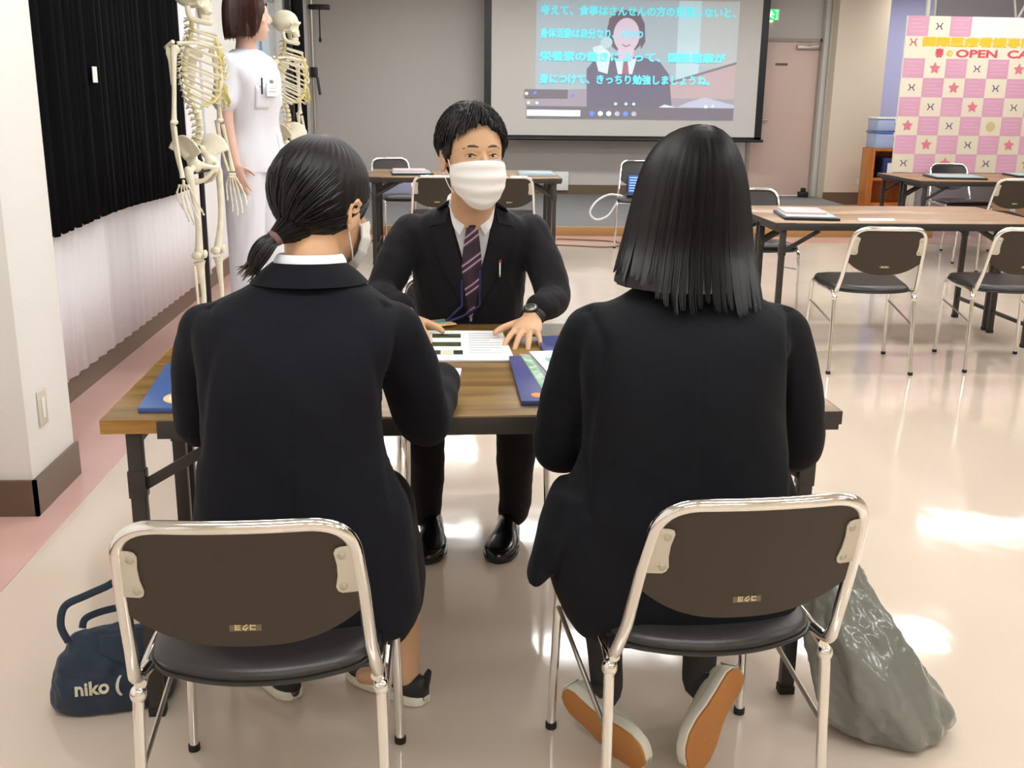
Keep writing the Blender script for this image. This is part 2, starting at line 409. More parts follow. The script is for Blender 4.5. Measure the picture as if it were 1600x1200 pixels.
        me.polygons.foreach_set('use_smooth',[True]*len(me.polygons)); me.set_sharp_from_angle(angle=R(45))
        return link(name,me,par)
    b=shell(-.005,.004,0,'back_plastic','backrest',t)
    shell(.004,.016,.006,'vinyl_black','back_pad',b)
    for s in (-1,1):
        poly=[(.166,.616),(.183,.616),(.177,.706),(.152,.706),(.144,.703),(.141,.695),(.1445,.672),(.1445,.650),(.141,.629),(.144,.620),(.150,.616)]
        br=MB().prism([(s*u,v) for u,v in poly],-.0085,-.0052,lambda u,v,d:(u,bow(u,v)+d,v)).build('bracket','bracket_cream',b,bevel=.0006,seg=1)
        for z in (.630,.690): MB().ell((s*.152,bow(s*.152,z)-.009,z),(.0062,.003,.0062),12,8).build('bolt','dull_steel',br)
    lb=MB().box(-.024,.024,bow(0,.557)-.0064,bow(0,.557)-.005,.551,.565).build('maker_label','label_metal',b)
    text_mesh('lettering','コクヨ',.0115,'label_gold',b,(0,bow(0,.558)-.0067,.558),(PI/2,PI,0),depth=.0003,bold=.0004)
    return t
mm('label_metal',(110,100,84),.35); mm('label_gold',(225,205,150),.4)
chair=make_chair()
FG='chairs of the interview table'
place(chair,(-.325,1.775,0),R(1.5),'chrome framed black chair in front left, seating the person with a ponytail')
place(chair,(.452,1.845,0),R(5.5),'chrome framed black chair in front right, seating the person with long loose hair')
place(chair,(.050,3.19,0),R(187),'chair behind the table that the man in the suit sits on')
GR='empty chairs around the far tables'
for x,y,a,l in ((2.12,5.29,-4,'empty chair with its back to us at the near right table, left one of two'),
                (2.85,5.30,-7,'empty chair at the near right table, cut by the right edge of the photo'),
                (1.98,6.72,176,'empty chair facing us on the far side of the near right table'),
                (4.45,8.48,-3,'empty chair with its back to us at the far right table before the checked banner'),
                (4.72,9.68,178,'empty chair behind the far right table, only its top showing below the banner'),
                (-.12,8.30,2,'empty chair at the far table just left of the man\'s head'),
                (.44,8.30,-2,'empty chair at the far table just right of the man\'s head'),
                (-.46,9.75,200,'empty chair behind the far left table, seen through its legs'),
                (1.72,9.72,172,'empty chair facing us with a laptop on its seat')):
    place(chair,(x,y,0),R(a),l,GR)

# ================================================================ TABLES
def make_table(name,L,D,top_m,hgt=.70,caps=(-1,)):
    t=thing(name,'x','table')
    T=MB().box(-L/2,L/2,-D/2,D/2,hgt-.028,hgt).build('tabletop',top_m,t,bevel=.003)
    for s in (-1,1):    # a wooden end cap on one end, dark edge band elsewhere
        MB().box(s*(L/2-.055)-.057,s*(L/2-.055)+.057,-D/2-.0015,-D/2+.004,hgt-.03,hgt-.001).box(s*(L/2)-.002,s*(L/2)+.002,-D/2,D/2,hgt-.03,hgt-.001).build('end_cap','teak_edge' if s in caps else 'table_metal',T)
    a0=-L/2+(.11 if -1 in caps else .004)
    MB().box(a0,L/2-.004,-D/2-.002,-D/2+.012,hgt-.042,hgt-.004).box(-L/2+.11,L/2-.004,D/2-.012,D/2+.002,hgt-.042,hgt-.004).build('apron','table_metal',t,bevel=.001)
    for s in (-1,1):
        x=s*(L/2-.055)
        for q in (-1,1):
            y=q*(D/2-.035)
            l=MB().box(x-.0155,x+.0155,y-.0125,y+.0125,.012,hgt-.03).build('leg','table_metal',t,bevel=.002)
            MB().box(x-.018,x+.018,y-.015,y+.015,0,.02).build('foot_cap','rubber',l,bevel=.002)
            MB().bar((x-s*.012,y,hgt-.155),(x-s*.20,y,hgt-.045),.010,.022).box(x-.018,x+.018,y-.015,y+.015,hgt-.18,hgt-.12).build('brace','table_metal',t,bevel=.001)
        MB().bar((x,-D/2+.03,hgt-.045),(x,D/2-.03,hgt-.045),.03,.03).build('leg_frame','table_metal',t,bevel=.001)
        MB().bar((x,-D/2+.03,.13),(x,D/2-.03,.13),.02,.02).build('lower_rail','table_metal',t,bevel=.001)
    return t
tb=make_table('folding_table',1.55,.45,'teak')
tr=R(1.6)
place(tb,(.055,2.335,0),tr,'dark edged wooden folding table in front, between the two seated students')
place(tb,(.042,2.792,0),tr,'wooden folding table pushed behind the front one, where the man rests his hands')
tw=make_table('folding_table',1.55,.45,'teak_warm',caps=())
for x,y,l in ((2.50,5.82,'near half of the empty table pair on the right, a folder lying on it'),
              (2.50,6.275,'far half of the empty table pair on the right'),
              (4.60,8.80,'near half of the far right table pair before the checked banner'),
              (4.60,9.255,'far half of the far right table pair, under the checked banner'),
              (.10,8.72,'near half of the far table pair behind the man'),
              (.10,9.175,'far half of the far table pair behind the man')):
    place(tw,(x,y,0),R(1.0 if x>2 else 0),l,None)

# ================================================================ THINGS ON THE FRONT TABLE
Z=.70
def sheet(name,poly,z0,z1,m,parent=None,**k): return MB().prism(poly,z0,z1).build(name,m,parent,**k)
def tq(name,label,cat): return thing(name,label,cat,(0,0,0))
mm('photo_green',(90,100,48),.5,var=.6,vscale=60,c2=(24,34,40)); mm('photo_blue',(34,44,66),.5,var=.6,vscale=50,c2=(20,26,30)); mm('photo_pale',(214,216,180),.5)
mm('print_grey',(205,207,214),.6); mm('teal',(110,190,186),.4); mm('leaf_green',(60,140,84),.35,var=.7,vscale=45,c2=(200,225,205)); mm('orange',(226,150,70),.5); mm('clear_plastic',(235,240,240),.08,alpha=.28)
bk=thing('booklet','open white booklet with three photo strips, under the man\'s hands','booklet',(.045,2.745,Z))
MB().prism([(-.118,.165),(.095,.16),(.112,-.17),(-.105,-.17)],.0,.004).build('page','paper',bk)
sheet('page_edges',[(-.116,-.16),(-.103,-.176),(.113,-.176),(.112,-.16)],.0,.003,'print_grey',bk)
def strip(u0,u1,v0,v1,m,n='photo'): sheet(n,[(u0,v0),(u1,v0),(u1,v1),(u0,v1)],.0041,.0047,m,bk)
for (v,m) in ((.095,'photo_green'),(-.005,'photo_green')):
    strip(-.10,-.092+.07,v-.023,v+.023,m); 
strip(-.098,-.075,-.118,-.075,'photo_blue'); strip(-.075,-.042,-.118,-.075,'photo_pale'); strip(-.042,-.018,-.118,-.075,'photo_blue')
for i in range(9):
    v=.12-i*.028; strip(.0,.085-(.03 if i%4==3 else 0),v,v+.008,'print_grey','text_line')
# folder, clear file and magazine on the right
f=thing('folder','navy blue folder under a clear file beside the student on the right','folder',(.20,2.40,Z))
sheet('cover',[(-.058,.18),(.09,.20),(.10,-.225),(-.052,-.222)],0,.012,'navy_folder',f,bevel=.002)
MB().ell((-.015,-.18,.0125),(.013,.018,.0012),16,6).build('orange_print','orange',f)
cf=thing('clear_file','clear plastic file with green leaf print lying on the right navy folder','file',(.215,2.42,Z+.013))
sheet('film',[(-.045,.17),(.08,.17),(.08,-.20),(-.012,-.215)],0,.0012,'clear_plastic',cf)
sheet('leaf_print',[(-.042,.15),(-.022,.15),(.008,-.15),(-.014,-.16)],.0013,.0018,'leaf_green',cf)
mg=thing('pamphlet','white pamphlet with teal blocks lying on the clear file','pamphlet',(.235,2.43,Z+.0155))
sheet('page',[(-.04,.17),(.10,.19),(.10,-.15),(.006,-.15)],0,.003,'paper',mg)
sheet('teal_block',[(-.008,.10),(.09,.12),(.09,-.06),(.02,-.06)],.0031,.0036,'teal',mg)
sheet('pale_block',[(-.004,.05),(.09,.085),(.09,.05),(.004,.01)],.0037,.0040,'paper',mg)
p=sheet('notebook',[(.23,2.80),(.34,2.83),(.34,2.60),(.235,2.60)],Z,Z+.012,'navy_folder',bevel=.002)
tag(p,'navy notebook behind the clear file, mostly hidden by the right student','notebook')
f2=thing('folder','blue folder with a round badge print at the left end of the table','folder',(-.56,2.27,Z))
sheet('cover',[(-.092,-.135),(-.128,.24),(.10,.24),(.12,-.135)],0,.012,'blue_folder' if 'blue_folder' in M else mm('blue_folder',(70,100,160),.3).name,f2,bevel=.002)
for r_,m_,dz in ((.052,'badge_peach',.0122),(.040,'paper',.0126)):
    if m_ not in M: mm('badge_peach',(240,196,140),.5)
    MB().tube([(-.005,-.06,dz),(-.005,-.06,dz+.0005)],r_,28).build('round_print',m_,f2)
sheet('red_print',[(-.03,-.085),(.02,-.09),(.02,-.07),(-.03,-.068)],.0131,.0135,mat('badge_red',(214,96,88),.5),f2)
MB().prism([(-.035,-.02),(.0,.01),(.03,0),(.02,-.045),(-.03,-.045)],.0131,.0135).build('grey_print','print_grey',f2)
wp=sheet('paper_sheet',[(-.035,2.50),(.022,2.485),(.016,2.40),(-.06,2.40)],Z,Z+.004,'paper'); tag(wp,'small white paper held in the left student\'s right hand','paper')
# ---- far tables
def docs(loc,rz,label,w=.24,d=.33,cols=('black_plastic','white_plastic','paper'),pink=True):
    t=thing('document_folder',label,'folder',loc,rz)
    MB().box(-w/2,w/2,-d/2,d/2,0,.014).build('cover',cols[0],t,bevel=.003)
    MB().box(-w/2+.01,w/2-.02,-d/2+.01,d/2-.03,.0142,.022).build('pages','doc_blue',t,bevel=.002)
    if pink: MB().box(-w/2+.02,w/2-.05,-d/2+.12,d/2-.01,.0222,.034).build('leaflets','doc_pink',t,bevel=.003)
mm('doc_blue',(176,196,206),.3); mm('doc_pink',(228,190,190),.4)
docs((1.99,5.89,Z),R(-8),'dark folder with pink leaflets on the empty right table',.30,.40)
p=sheet('paper_sheet',[(2.225,5.69),(2.43,5.70),(2.46,5.80),(2.26,5.81)],Z,Z+.002,'paper'); tag(p,'white sheet alone on the empty right table','paper')
docs((4.28,8.93,Z),R(-8),'dark folder with pale pages on the far right table, left of two',.42,.40,pink=False)
docs((5.06,9.2,Z),R(-6),'dark folder on the far right table near the right edge of the photo',.30,.34,pink=False)
docs((-.33,8.86,Z),R(5),'dark folder with pink leaflets on the far table left of the man\'s ear',.34,.36)
docs((.70,8.9,Z),R(0),'pale flat folder on the far table right of the man\'s head',.30,.36,cols=('doc_blue','',''),pink=False)
# laptop on the far chair, with cable
lp=thing('laptop','small laptop with a lit blue screen standing on the far middle chair','laptop',(1.73,9.66,.462),R(-8))
MB().box(-.14,.14,-.10,.10,0,.016).build('base','black_plastic',lp,bevel=.003)
sc=MB().box(-.14,.14,.098,.108,.0,.20,mtx=Matrix.Rotation(R(-6),4,'X')).build('lid','black_plastic',lp,bevel=.003)
se=mat('laptop_screen',(30,50,110),.3,emit=(52,88,170),estr=.8); st2=mat('laptop_text',(150,190,230),.3,emit=(140,185,235),estr=.8)
MB().box(-.128,.128,.0965,.0975,.015,.188,mtx=Matrix.Rotation(R(-6),4,'X')).build('screen',se,sc)
b_=MB()
for i in range(6):
    b_.box(-.115,.02+.06*((i*7)%3)/2,.0955,.0963,.160-i*.024,.170-i*.024,mtx=Matrix.Rotation(R(-6),4,'X'))
b_.build('screen_text',st2,sc)
cb=spline([(1.55,9.62,.46),(1.45,9.78,.46),(1.33,9.76,.40),(1.27,9.75,.30),(1.33,9.75,.235),(1.44,9.76,.27),(1.52,9.80,.38),(1.56,9.84,.455)],8)
tag(MB().tube(cb,.009,8).build('cable','white_plastic'),'white cable looping beside the chair with the laptop','cable')
cb=spline([(.9,9.7,.008),(1.15,9.62,.008),(1.4,9.55,.008),(1.58,9.70,.008),(1.50,9.95,.008),(1.2,10.05,.008),(1.0,10.1,.008)],8)
tag(MB().tube(cb,.006,6).build('cable','cable_brown' if 'cable_brown' in M else mm('cable_brown',(130,84,70),.5).name),'brown cable lying on the floor before the stage','cable')
# ================================================================ END OF FURNITURE
# ================================================================ PEOPLE
mm('skin',(214,172,136),.5,var=.05,vscale=14,spec=.4); mm('skin_leg',(206,150,122),.5,spec=.35)
mm('suit_navy',(14,15,23),.85,bump=.0004,bscale=420,sheen=.02,spec=.2)
mm('suit_navy2',(13,14,20),.85,bump=.0004,bscale=420,sheen=.02,spec=.2)
mm('suit_charcoal',(24,24,29),.8,bump=.0004,bscale=420,sheen=.05,spec=.2)
mm('trouser_dark',(24,22,24),.85,sheen=.03,spec=.2)
mm('shirt_white',(236,238,242),.7,bump=.0003,bscale=300)
mm('shirt_grey',(196,198,204),.75,bump=.0003,bscale=300)
mm('mask_white',(240,238,236),.8,bump=.0002,bscale=500)
mm('hair_black',(12,11,12),.5,spec=.4)
mm('hair_strand',(12,11,12),.43,spec=.38)
mm('hair_brown_end',(62,44,34),.4)
mm('hair_tie',(116,84,76),.7)
mm('eye_white',(228,222,214),.3); mm('iris',(28,18,14),.2); mm('lip',(190,120,110),.5); mm('brow',(52,38,32),.8); mm('brow_soft',(92,68,52),.8)
mm('shoe_leather',(14,14,16),.16,bump=.0003,bscale=60,spec=.6); mm('canvas_cream',(208,204,180),.75,bump=.0003,bscale=600)
mm('gum',(184,124,66),.55,bump=.0007,bscale=140); mm('rubber_white',(226,224,210),.5); mm('red_patch',(168,84,84),.5)
mm('sneaker_black',(26,26,28),.45); mm('sneaker_grey',(176,172,160),.5); mm('sock_dark',(48,46,46),.85)
def wob(co,scale,seed=0.):
    p=co*scale+seed; x,y,z=p[:,0],p[:,1],p[:,2]
    a=np.sin(x*1.7+1.3*np.sin(y*1.1+z*.7))*np.sin(z*1.3+.9*np.sin(x*.8+1))
    b=np.sin(y*2.9+1.1*np.sin(z*2.1))*np.sin(x*2.3+z*3.1+.5)
    return a*.65+b*.35
def rt(cx,cy,z,rx,ry,e=2.3,n=36):
    out=[]
    for j in range(n):
        a=2*PI*j/n; c,s_=math.cos(a),math.sin(a)
        out.append((cx+rx*math.copysign(abs(c)**(2/e),c),cy+ry*math.copysign(abs(s_)**(2/e),s_),z))
    return out
def interp_rings(L,k=4,e=2.3):
    cols=[spl1([r[i] for r in L],k) for i in range(5)]
    return [rt(cols[0][i],cols[1][i],cols[2][i],cols[3][i],cols[4][i],e) for i in range(len(cols[0]))]
def limb(mb,pts,rs,n=18,k=5,flat=1.):
    P=spline(pts,k); r=spl1(rs,k); mb.tube(P,[max(.003,a) for a in r],n,flat=flat)
    mb.ell(P[0],(r[0],r[0],r[0]),18,10); mb.ell(P[-1],(r[-1],r[-1],r[-1]),18,10)
def headmtx(c,yaw,pitch=0,roll=0,s=1.):
    return Matrix.Translation(c)@Matrix.Rotation(yaw,4,'Z')@Matrix.Rotation(pitch,4,'X')@Matrix.Rotation(roll,4,'Y')@Matrix.Scale(s,4)
def xadd(mb,src,mtx):
    mb.add([mtx@Vector(v) for v in src.v],src.f)
def head_shells(mb,H,detail=True):
    h=MB()
    h.ell((0,-.014,.036),(.075,.096,.087),28,18)
    S=[(.062,.004,.068,.080),(.03,.010,.070,.084),(0,.014,.069,.080),(-.03,.018,.066,.076),(-.06,.024,.058,.070),(-.085,.032,.046,.060),(-.104,.042,.031,.044),(-.116,.048,.016,.026)]
    h.rings([rt(0,cy,z,rx,ry,2.2,28) for z,cy,rx,ry in [(.100,-.006,.036,.050),(.090,-.002,.050,.064),(.078,.001,.060,.073)]+S])
    h.tube([(0,.088,.018),(0,.098,0),(0,.108,-.018),(0,.108,-.03)],[.006,.008,.011,.009],12)
    for s in (-1,1):
        h.ell((s*.011,.098,-.031),(.009,.010,.007))
        h.ell((s*.040,.068,-.022),(.022,.018,.020)); h.ell((s*.026,.079,.029),(.018,.009,.007))
        E=Matrix.Rotation(s*-.30,3,'Z')
        h.ell((s*.076,-.008,-.002),(.006,.017,.028),16,12,mtx=E); h.tube([E@Vector((s*.004,.012,.020))+Vector((s*.077,-.008,-.002)),E@Vector((s*.006,0,.031))+Vector((s*.078,-.008,-.002)),E@Vector((s*.007,-.017,.022))+Vector((s*.079,-.008,-.002)),E@Vector((s*.007,-.018,0))+Vector((s*.079,-.008,-.002)),E@Vector((s*.004,-.006,-.030))+Vector((s*.077,-.008,-.002))],.0052,8)
    h.ell((0,.088,-.066),(.022,.012,.008))
    xadd(mb,h,H)
def hair_cap(H,line,thick,name,mat_,parent,n=96,m=60,noise=.0,freq=26,zc=.036,grow=1.):
    """scalp-hugging hair shell; line(az)->lowest local z of the hair at azimuth az (0 = face), inside the head below it"""
    g=MB()
    def fn(u,v):
        az=2*PI*u; th=PI*.86*v
        d=Vector((math.sin(th)*math.sin(az),math.sin(th)*math.cos(az),math.cos(th)))
        z=zc+.087*math.cos(th); p=Vector((d.x*.075,d.y*.096-.014,z))
        if z<.0: p.x*=1+.0*z
        t=thick(az,th); L=line(az); L+=noise*(.5*math.sin(az*freq)+.5*math.sin(az*freq*2.3+1))
        k=max(0,min(1,(z-L)/.012+.0)); k=k*k*(3-2*k)
        t=t*(1+ .14*math.sin(az*freq*1.4+3*math.sin(th*3))*min(1,th))
        off=-.022+(t+.022)*k
        return tuple(H@(p+d*off))
    g.grid(fn,n,m)
    o=g.build(name,mat_,parent,world=True,ang=80) if parent else g.build(name,mat_,ang=80)
    return o
def hand_shells(mb,Mx,side=1,curl=(.25,.25,.25,.3),spread=(.16,.04,-.07,-.20),lens=(.076,.084,.078,.062),thumb=(1,.5,-.15),sc=1.):
    h=MB()
    h.tube([(0,-.03,0),(0,.0,0),(0,.03,.001),(0,.06,.0),(0,.084,-.002)],[.024,.027,.035,.040,.038],18,flat=.40,up=(1,0,0))
    h.ell((side*.024,.028,-.006),(.017,.028,.012))
    bases=[(side*.029,.082,-.001),(side*.0095,.087,.001),(side*-.0105,.084,0),(side*-.029,.074,-.003)]
    for i in range(4):
        b=Vector(bases[i]); a=spread[i]*side; L=lens[i]; c=curl[i]
        pts=[b+Vector((0,-.03,0)),b]; ang=0; d0=Vector((math.sin(a),math.cos(a),0))
        p=b.copy()
        for j,(f,q) in enumerate(((.44,.5),(.31,1.),(.25,.8))):
            ang+=c*q; d=d0*math.cos(ang)-Vector((0,0,1))*math.sin(ang); p=p+d*L*f; pts.append(p.copy())
        r=[.0088,.0092,.0086,.0078,.0064] if i<3 else [.008,.0082,.0074,.0066,.0056]
        h.tube(spline(pts,4),spl1(r,4),12); h.ell(pts[-1],(r[-1],)*3,10,8)
    t=Vector(thumb).normalized(); t.x*=side; b=Vector((side*.020,.012,-.006))
    pts=[b,b+t*.032+Vector((0,.006,0)),b+t*.058+Vector((0,.014,0)),b+t*.072+Vector((0,.028,-.002))]
    h.tube(spline(pts,4),spl1([.013,.0115,.0098,.0078],4),12); h.ell(pts[-1],(.0078,)*3,10,8)
    Mx=Mx@Matrix.Scale(sc,4); xadd(mb,h,Mx)
def frame(o,fwd,up):
    f=Vector(fwd).normalized(); u=Vector(up); u=(u-f*u.dot(f)).normalized(); x=f.cross(u)
    return Matrix.Translation(o)@Matrix((x,f,u)).transposed().to_4x4()
class Surf:
    def __init__(s,me,off):
        from mathutils.bvhtree import BVHTree
        s.off=Vector(off); s.t=BVHTree.FromPolygons([v.co+s.off for v in me.vertices],[tuple(p.vertices) for p in me.polygons])
    def y(s,x,z,sgn=1,default=0):
        r=s.t.ray_cast(Vector((x,-5 if sgn>0 else 9,z)),Vector((0,sgn,0)))
        return r[0].y if r[0] else default
def patch(surf,left,right,off,name,m,parent,nu=8,nv=24,sgn=1,th=.0025,edge=0.,bulge=0.,default=3.05):
    """cloth piece lying on a garment: left/right edge curves given as (x,z) points"""
    def cur(c): P=spline([(a,0,b) for a,b in c],8); return [P[min(len(P)-1,int(round(k/nv*(len(P)-1))))] for k in range(nv+1)]
    A=cur(left);B=cur(right); g=MB()
    def f(u,v,o):
        k=int(round(v*nv)); p=A[k].lerp(B[k],u); y=surf.y(p.x,p.z,sgn,default); return (p.x,y-sgn*(o+bulge*math.sin(PI*u)),p.z)
    g.grid(lambda u,v:f(u,v,off+th),nu,nv); n=len(g.v)
    g2=MB(); g2.grid(lambda u,v:f(u,v,off-.004),nu,nv)
    vs=g.v+g2.v; fs=g.f+[tuple(i+n for i in q[::-1]) for q in g2.f]
    W=nv+1; rim=[j for j in range(W)]+[i*W+nv for i in range(1,nu+1)]+[nu*W+j for j in range(nv-1,-1,-1)]+[i*W for i in range(nu-1,0,-1)]
    for a,b in zip(rim,rim[1:]+rim[:1]): fs.append((a,b,b+n,a+n))
    o=MB().add(vs,fs).build(name,m,parent,world=True,ang=50); return o
def collar_band(c,name,m,parent,r0,z0,r1,z1,r2,z2,a0=-1.1,a1=4.24,tilt=0.,ry=.92,drop=0.,n=48,yaw=0.,th=.003):
    """band round the neck: inner foot (r0,z0), fold (r1,z1), outer hem (r2,z2); angles from +X ccw, open at the front"""
    g=MB()
    prof=[(r0,z0),(r1-.002,z1-.004),(r1,z1),(r1+.004,z1-.003),((r1+r2)/2+.003,(z1+z2)/2),(r2,z2),(r2-.004,z2-.001),(r1-.001+.0,z1-.012)]
    def fn(u,v):
        a=a0+(a1-a0)*u; k=int(round(v*len(prof)))%len(prof); r,z=prof[k]
        ca,sa=math.cos(a+yaw),math.sin(a+yaw); s=math.sin(a)   # s<0: the nape in camera-facing-away bodies
        return (c[0]+r*ca,c[1]+r*ry*sa,c[2]+z-tilt*s-drop*max(0,s)**1.5)
    g.grid(fn,n,len(prof)); return g.build(name,m,parent,world=True,ang=70)
def shoe(parent,heel,toe,up,L=.25,style='canvas'):
    H=Vector(heel);T=Vector(toe); ex=(T-H).normalized(); u=Vector(up); ez=(u-ex*u.dot(ex)).normalized(); ey=ez.cross(ex)
    Mx=Matrix.Translation(H)@Matrix((ex,ey,ez)).transposed().to_4x4()
    k=L/.25; hw=[(0,.012),(.006,.022),(.03,.031),(.08,.030),(.12,.033),(.165,.043),(.20,.044),(.228,.036),(.243,.022),(.25,.008)]
    xs=np.linspace(0,.25,26); w_=np.interp(xs,[a for a,_ in hw],[b for _,b in hw])*(1.16 if style=='canvas' else 1.)
    cur=.006*np.sin(xs/.25*PI*1.4)
    def outl(g=0.): return [(x*k,(w+g+c)*k) for x,w,c in zip(xs,w_,cur)]+[(x*k,(-w-g+c)*k) for x,w,c in list(zip(xs,w_,cur))[::-1]]
    up_m,mid_m,out_m={'canvas':('canvas_cream','rubber_white','gum'),'leather':('shoe_leather','shoe_leather','rubber'),'sneaker':('sneaker_black','rubber_white','sneaker_grey')}[style]
    s=link('shoe',None,parent); s.empty_display_size=.05
    def put(mb,name,m,**kw):
        mb.v=[tuple(Mx@Vector(v)-parent.location) for v in mb.v]; return mb.build(name,m,s,**kw)
    put(MB().prism(outl(-.003),-.001,.008),'outsole',out_m,bevel=.0012)
    hm=.026 if style!='leather' else .018
    put(MB().prism(outl(.002),.004,hm),'midsole',mid_m,bevel=.003)
    hh={'canvas':(.058,.066,.064,.050,.034),'leather':(.066,.072,.070,.050,.040),'sneaker':(.070,.072,.066,.050,.040)}[style]
    rg=[]
    for i in range(30):
        x=.25*i/29; w=float(np.interp(x,xs,w_))*.98+.001; c=float(np.interp(x,xs,cur))
        h=float(np.interp(x,[0,.03,.10,.16,.235,.25],[hh[0],hh[1],hh[2],hh[3],hh[4]*.9,.022])); top=.72 if x<.15 else .80
        ring=[]
        for j in range(20):
            a=2*PI*j/20; ca,sa=math.cos(a),math.sin(a)
            zz=.010+(h-.010)*(.5+.5*math.copysign(abs(sa)**.75,sa)); ww=w*math.copysign(abs(ca)**.8,ca)*(1-(1-top)*max(0,(zz-.03)/.04))
            ring.append((x*k,(ww+c)*k,zz*k))
        rg.append(ring)
    put(MB().rings(rg),'upper',up_m,ang=80)
    if style=='canvas':
        put(MB().prism([(-.0045,-.013),(-.0045,.013),(-.0025,.013),(-.0025,-.013)],.026*k,.042*k),'heel_patch','red_patch')
        put(MB().prism([(.0,-.018),(.0,.018),(-.0025,.018),(-.0025,-.018)],.004*k,.05*k),'heel_strip','rubber_white')
    if style=='sneaker':
        for q in (-1,1):
            put(MB().tube([(.06,q*.034,.028),(.10,q*.034,.036),(.13,q*.034,.050)],[.004,.009,.004],8),'side_stripe','sneaker_grey')
        put(MB().tube([(.004,0,.05),(-.006,0,.078),(-.012,0,.094)],[.013,.010,.006],10,flat=.35),'heel_tab','sneaker_black')
    if style=='leather':
        m_=MB()
        for q in range(4): m_.tube([(.115+q*.014,-.016,.060-q*.004),(.118+q*.014,0,.064-q*.004),(.115+q*.014,.016,.060-q*.004)],.0022,6)
        put(m_,'laces','rubber'); 
        put(MB().tube([(.16,-.036,.040),(.172,0,.050),(.16,.036,.040)],.0016,6),'toe_seam','rubber')
    return s
def strands(H,roots,fn,name,m,parent,rad=.0011,n=4):
    g=MB()
    for r in roots:
        pts=fn(r)
        if len(pts)<3: continue
        g.tube(pts,[rad*.7]+[rad]*(len(pts)-2)+[rad*.25],n,caps=False)
    return g.build(name,m,parent,world=True,merge=False,ang=80)
def groove(co,no,line,depth,width,ymax):
    """a stitched seam: shallow valley along an x-z polyline on the near side of the garment"""
    P=np.array(line); d=np.full(len(co),9.); q=co[:,[0,2]]
    for a,b in zip(P[:-1],P[1:]):
        ab=b-a; t=np.clip(((q-a)@ab)/(ab@ab),0,1); d=np.minimum(d,np.linalg.norm(q-(a+t[:,None]*ab),axis=1))
    k=np.exp(-(d/width)**2)*(co[:,1]<ymax); return co-no*(depth*k)[:,None]
def mask_part(H,parent,loops=True):
    g=MB()
    def f(u,v,o=0):
        a=(-1+2*u)*R(86); w=float(np.interp(v,[0,.3,.6,.85,1],[.0725,.076,.071,.060,.044])); ye=float(np.interp(v,[0,.5,1],[.022,.026,.034])); yc=float(np.interp(v,[0,.12,.35,.6,.85,1],[.110,.118,.124,.120,.104,.080]))
        zc=float(np.interp(v,[0,1],[-.004,-.130])); ze=float(np.interp(v,[0,1],[-.016,-.096])); c=math.cos(a)
        y=ye+(yc-ye)*c**.85+.0022*math.sin(v*PI*7)*c**.5; z=ze+(zc-ze)*c
        return tuple(H@Vector(((w+o)*math.sin(a),y+o,z)))
    g.grid(lambda u,v:f(u,v),36,28); n=len(g.v); g2=MB().grid(lambda u,v:f(u,v,-.002),36,28)
    g.add(g2.v,[q[::-1] for q in g2.f])
    o=g.build('face_mask','mask_white',parent,world=True,merge=False,ang=70)
    if loops:
        for s in (-1,1):
            P=[(s*.071,.026,-.018),(s*.076,.008,.014),(s*.080,-.014,.022),(s*.082,-.028,.002),(s*.078,-.018,-.030),(s*.072,.01,-.066),(s*.064,.028,-.085)]
            MB().tube([H@Vector(p) for p in spline(P,5)],.0013,6).build('ear_loop','mask_white',o,world=False)
            l=o.children[-1]; l.data.transform(Matrix.Translation(-parent.location))
    return o
def put(parent,name,me): return link(name,me,parent)

# ---------------------------------------------------------------- the man in the suit
MX=thing('person','man in a dark suit and striped tie, white face mask, both hands on the table','person',(.055,3.15,0))
HM=headmtx((.057,2.905,1.177),PI+R(16),R(4),0,1.02)
b=MB(); head_shells(b,HM)
b.tube([HM@Vector((0,-.015,-.05)),(.058,3.00,1.07),(.056,3.06,1.00)],[.058,.060,.07],22)
b.rings(interp_rings([(.055,3.2,.44,.15,.10),(.055,3.2,.6,.15,.105),(.052,3.15,.8,.15,.095),(.055,3.11,.93,.165,.085),(.055,3.08,1.0,.11,.06)]))
WL=Vector((.219,2.862,.748)); WR=Vector((-.128,2.90,.748))
limb(b,[(.235,3.1,.955),(.285,3.02,.80),(.272,2.97,.775),WL],[.045,.042,.036,.027]); limb(b,[(-.12,3.1,.955),(-.195,3.05,.79),(-.185,2.98,.775),WR],[.045,.042,.036,.027])
hand_shells(b,frame(WL,(-.24,-.95,-.20),(0,-.2,1)),1,curl=(.20,.18,.18,.2),spread=(.20,.05,-.12,-.33),thumb=(1,.62,-.12),sc=1.06)
hand_shells(b,frame(WR,(.20,-.95,-.25),(0,-.2,1)),-1,curl=(.2,.2,.2,.22),thumb=(1,.55,-.12),sc=1.06)
for s,kx,ax in ((-1,-.085,-.075),(1,.185,.185)):
    limb(b,[(.055+s*.09,3.2,.50),(kx,2.98,.50)],[.07,.055]); limb(b,[(kx,2.98,.50),(ax,3.08,.28),(ax-.005,3.13,.08)],[.05,.045,.032])
    limb(b,[(ax-.005,3.13,.05),(ax-.012*s,3.02,.032)],[.028,.018])
def face_fn(Hm):
    Hi=np.array(Hm.inverted()); Hn=np.array(Hm.to_3x3())
    def fn(co,no):
        q=co@Hi[:3,:3].T+Hi[:3,3]
        d=np.zeros_like(q)
        for s in (-1,1):
            k=np.exp(-(((q[:,0]-s*.030)/.019)**2+((q[:,2]-.008)/.0105)**2))*(q[:,1]>.04); d[:,1]-=.0085*k
            k=np.exp(-(((q[:,0]-s*.031)/.02)**2+((q[:,2]-.018)/.004)**2))*(q[:,1]>.04); d[:,1]+=.0015*k
        return co+d@Hn.T
    return fn
put(MX,'body',organic(b,'body','skin',.0036,5,.5,face_fn(HM),MX.location))
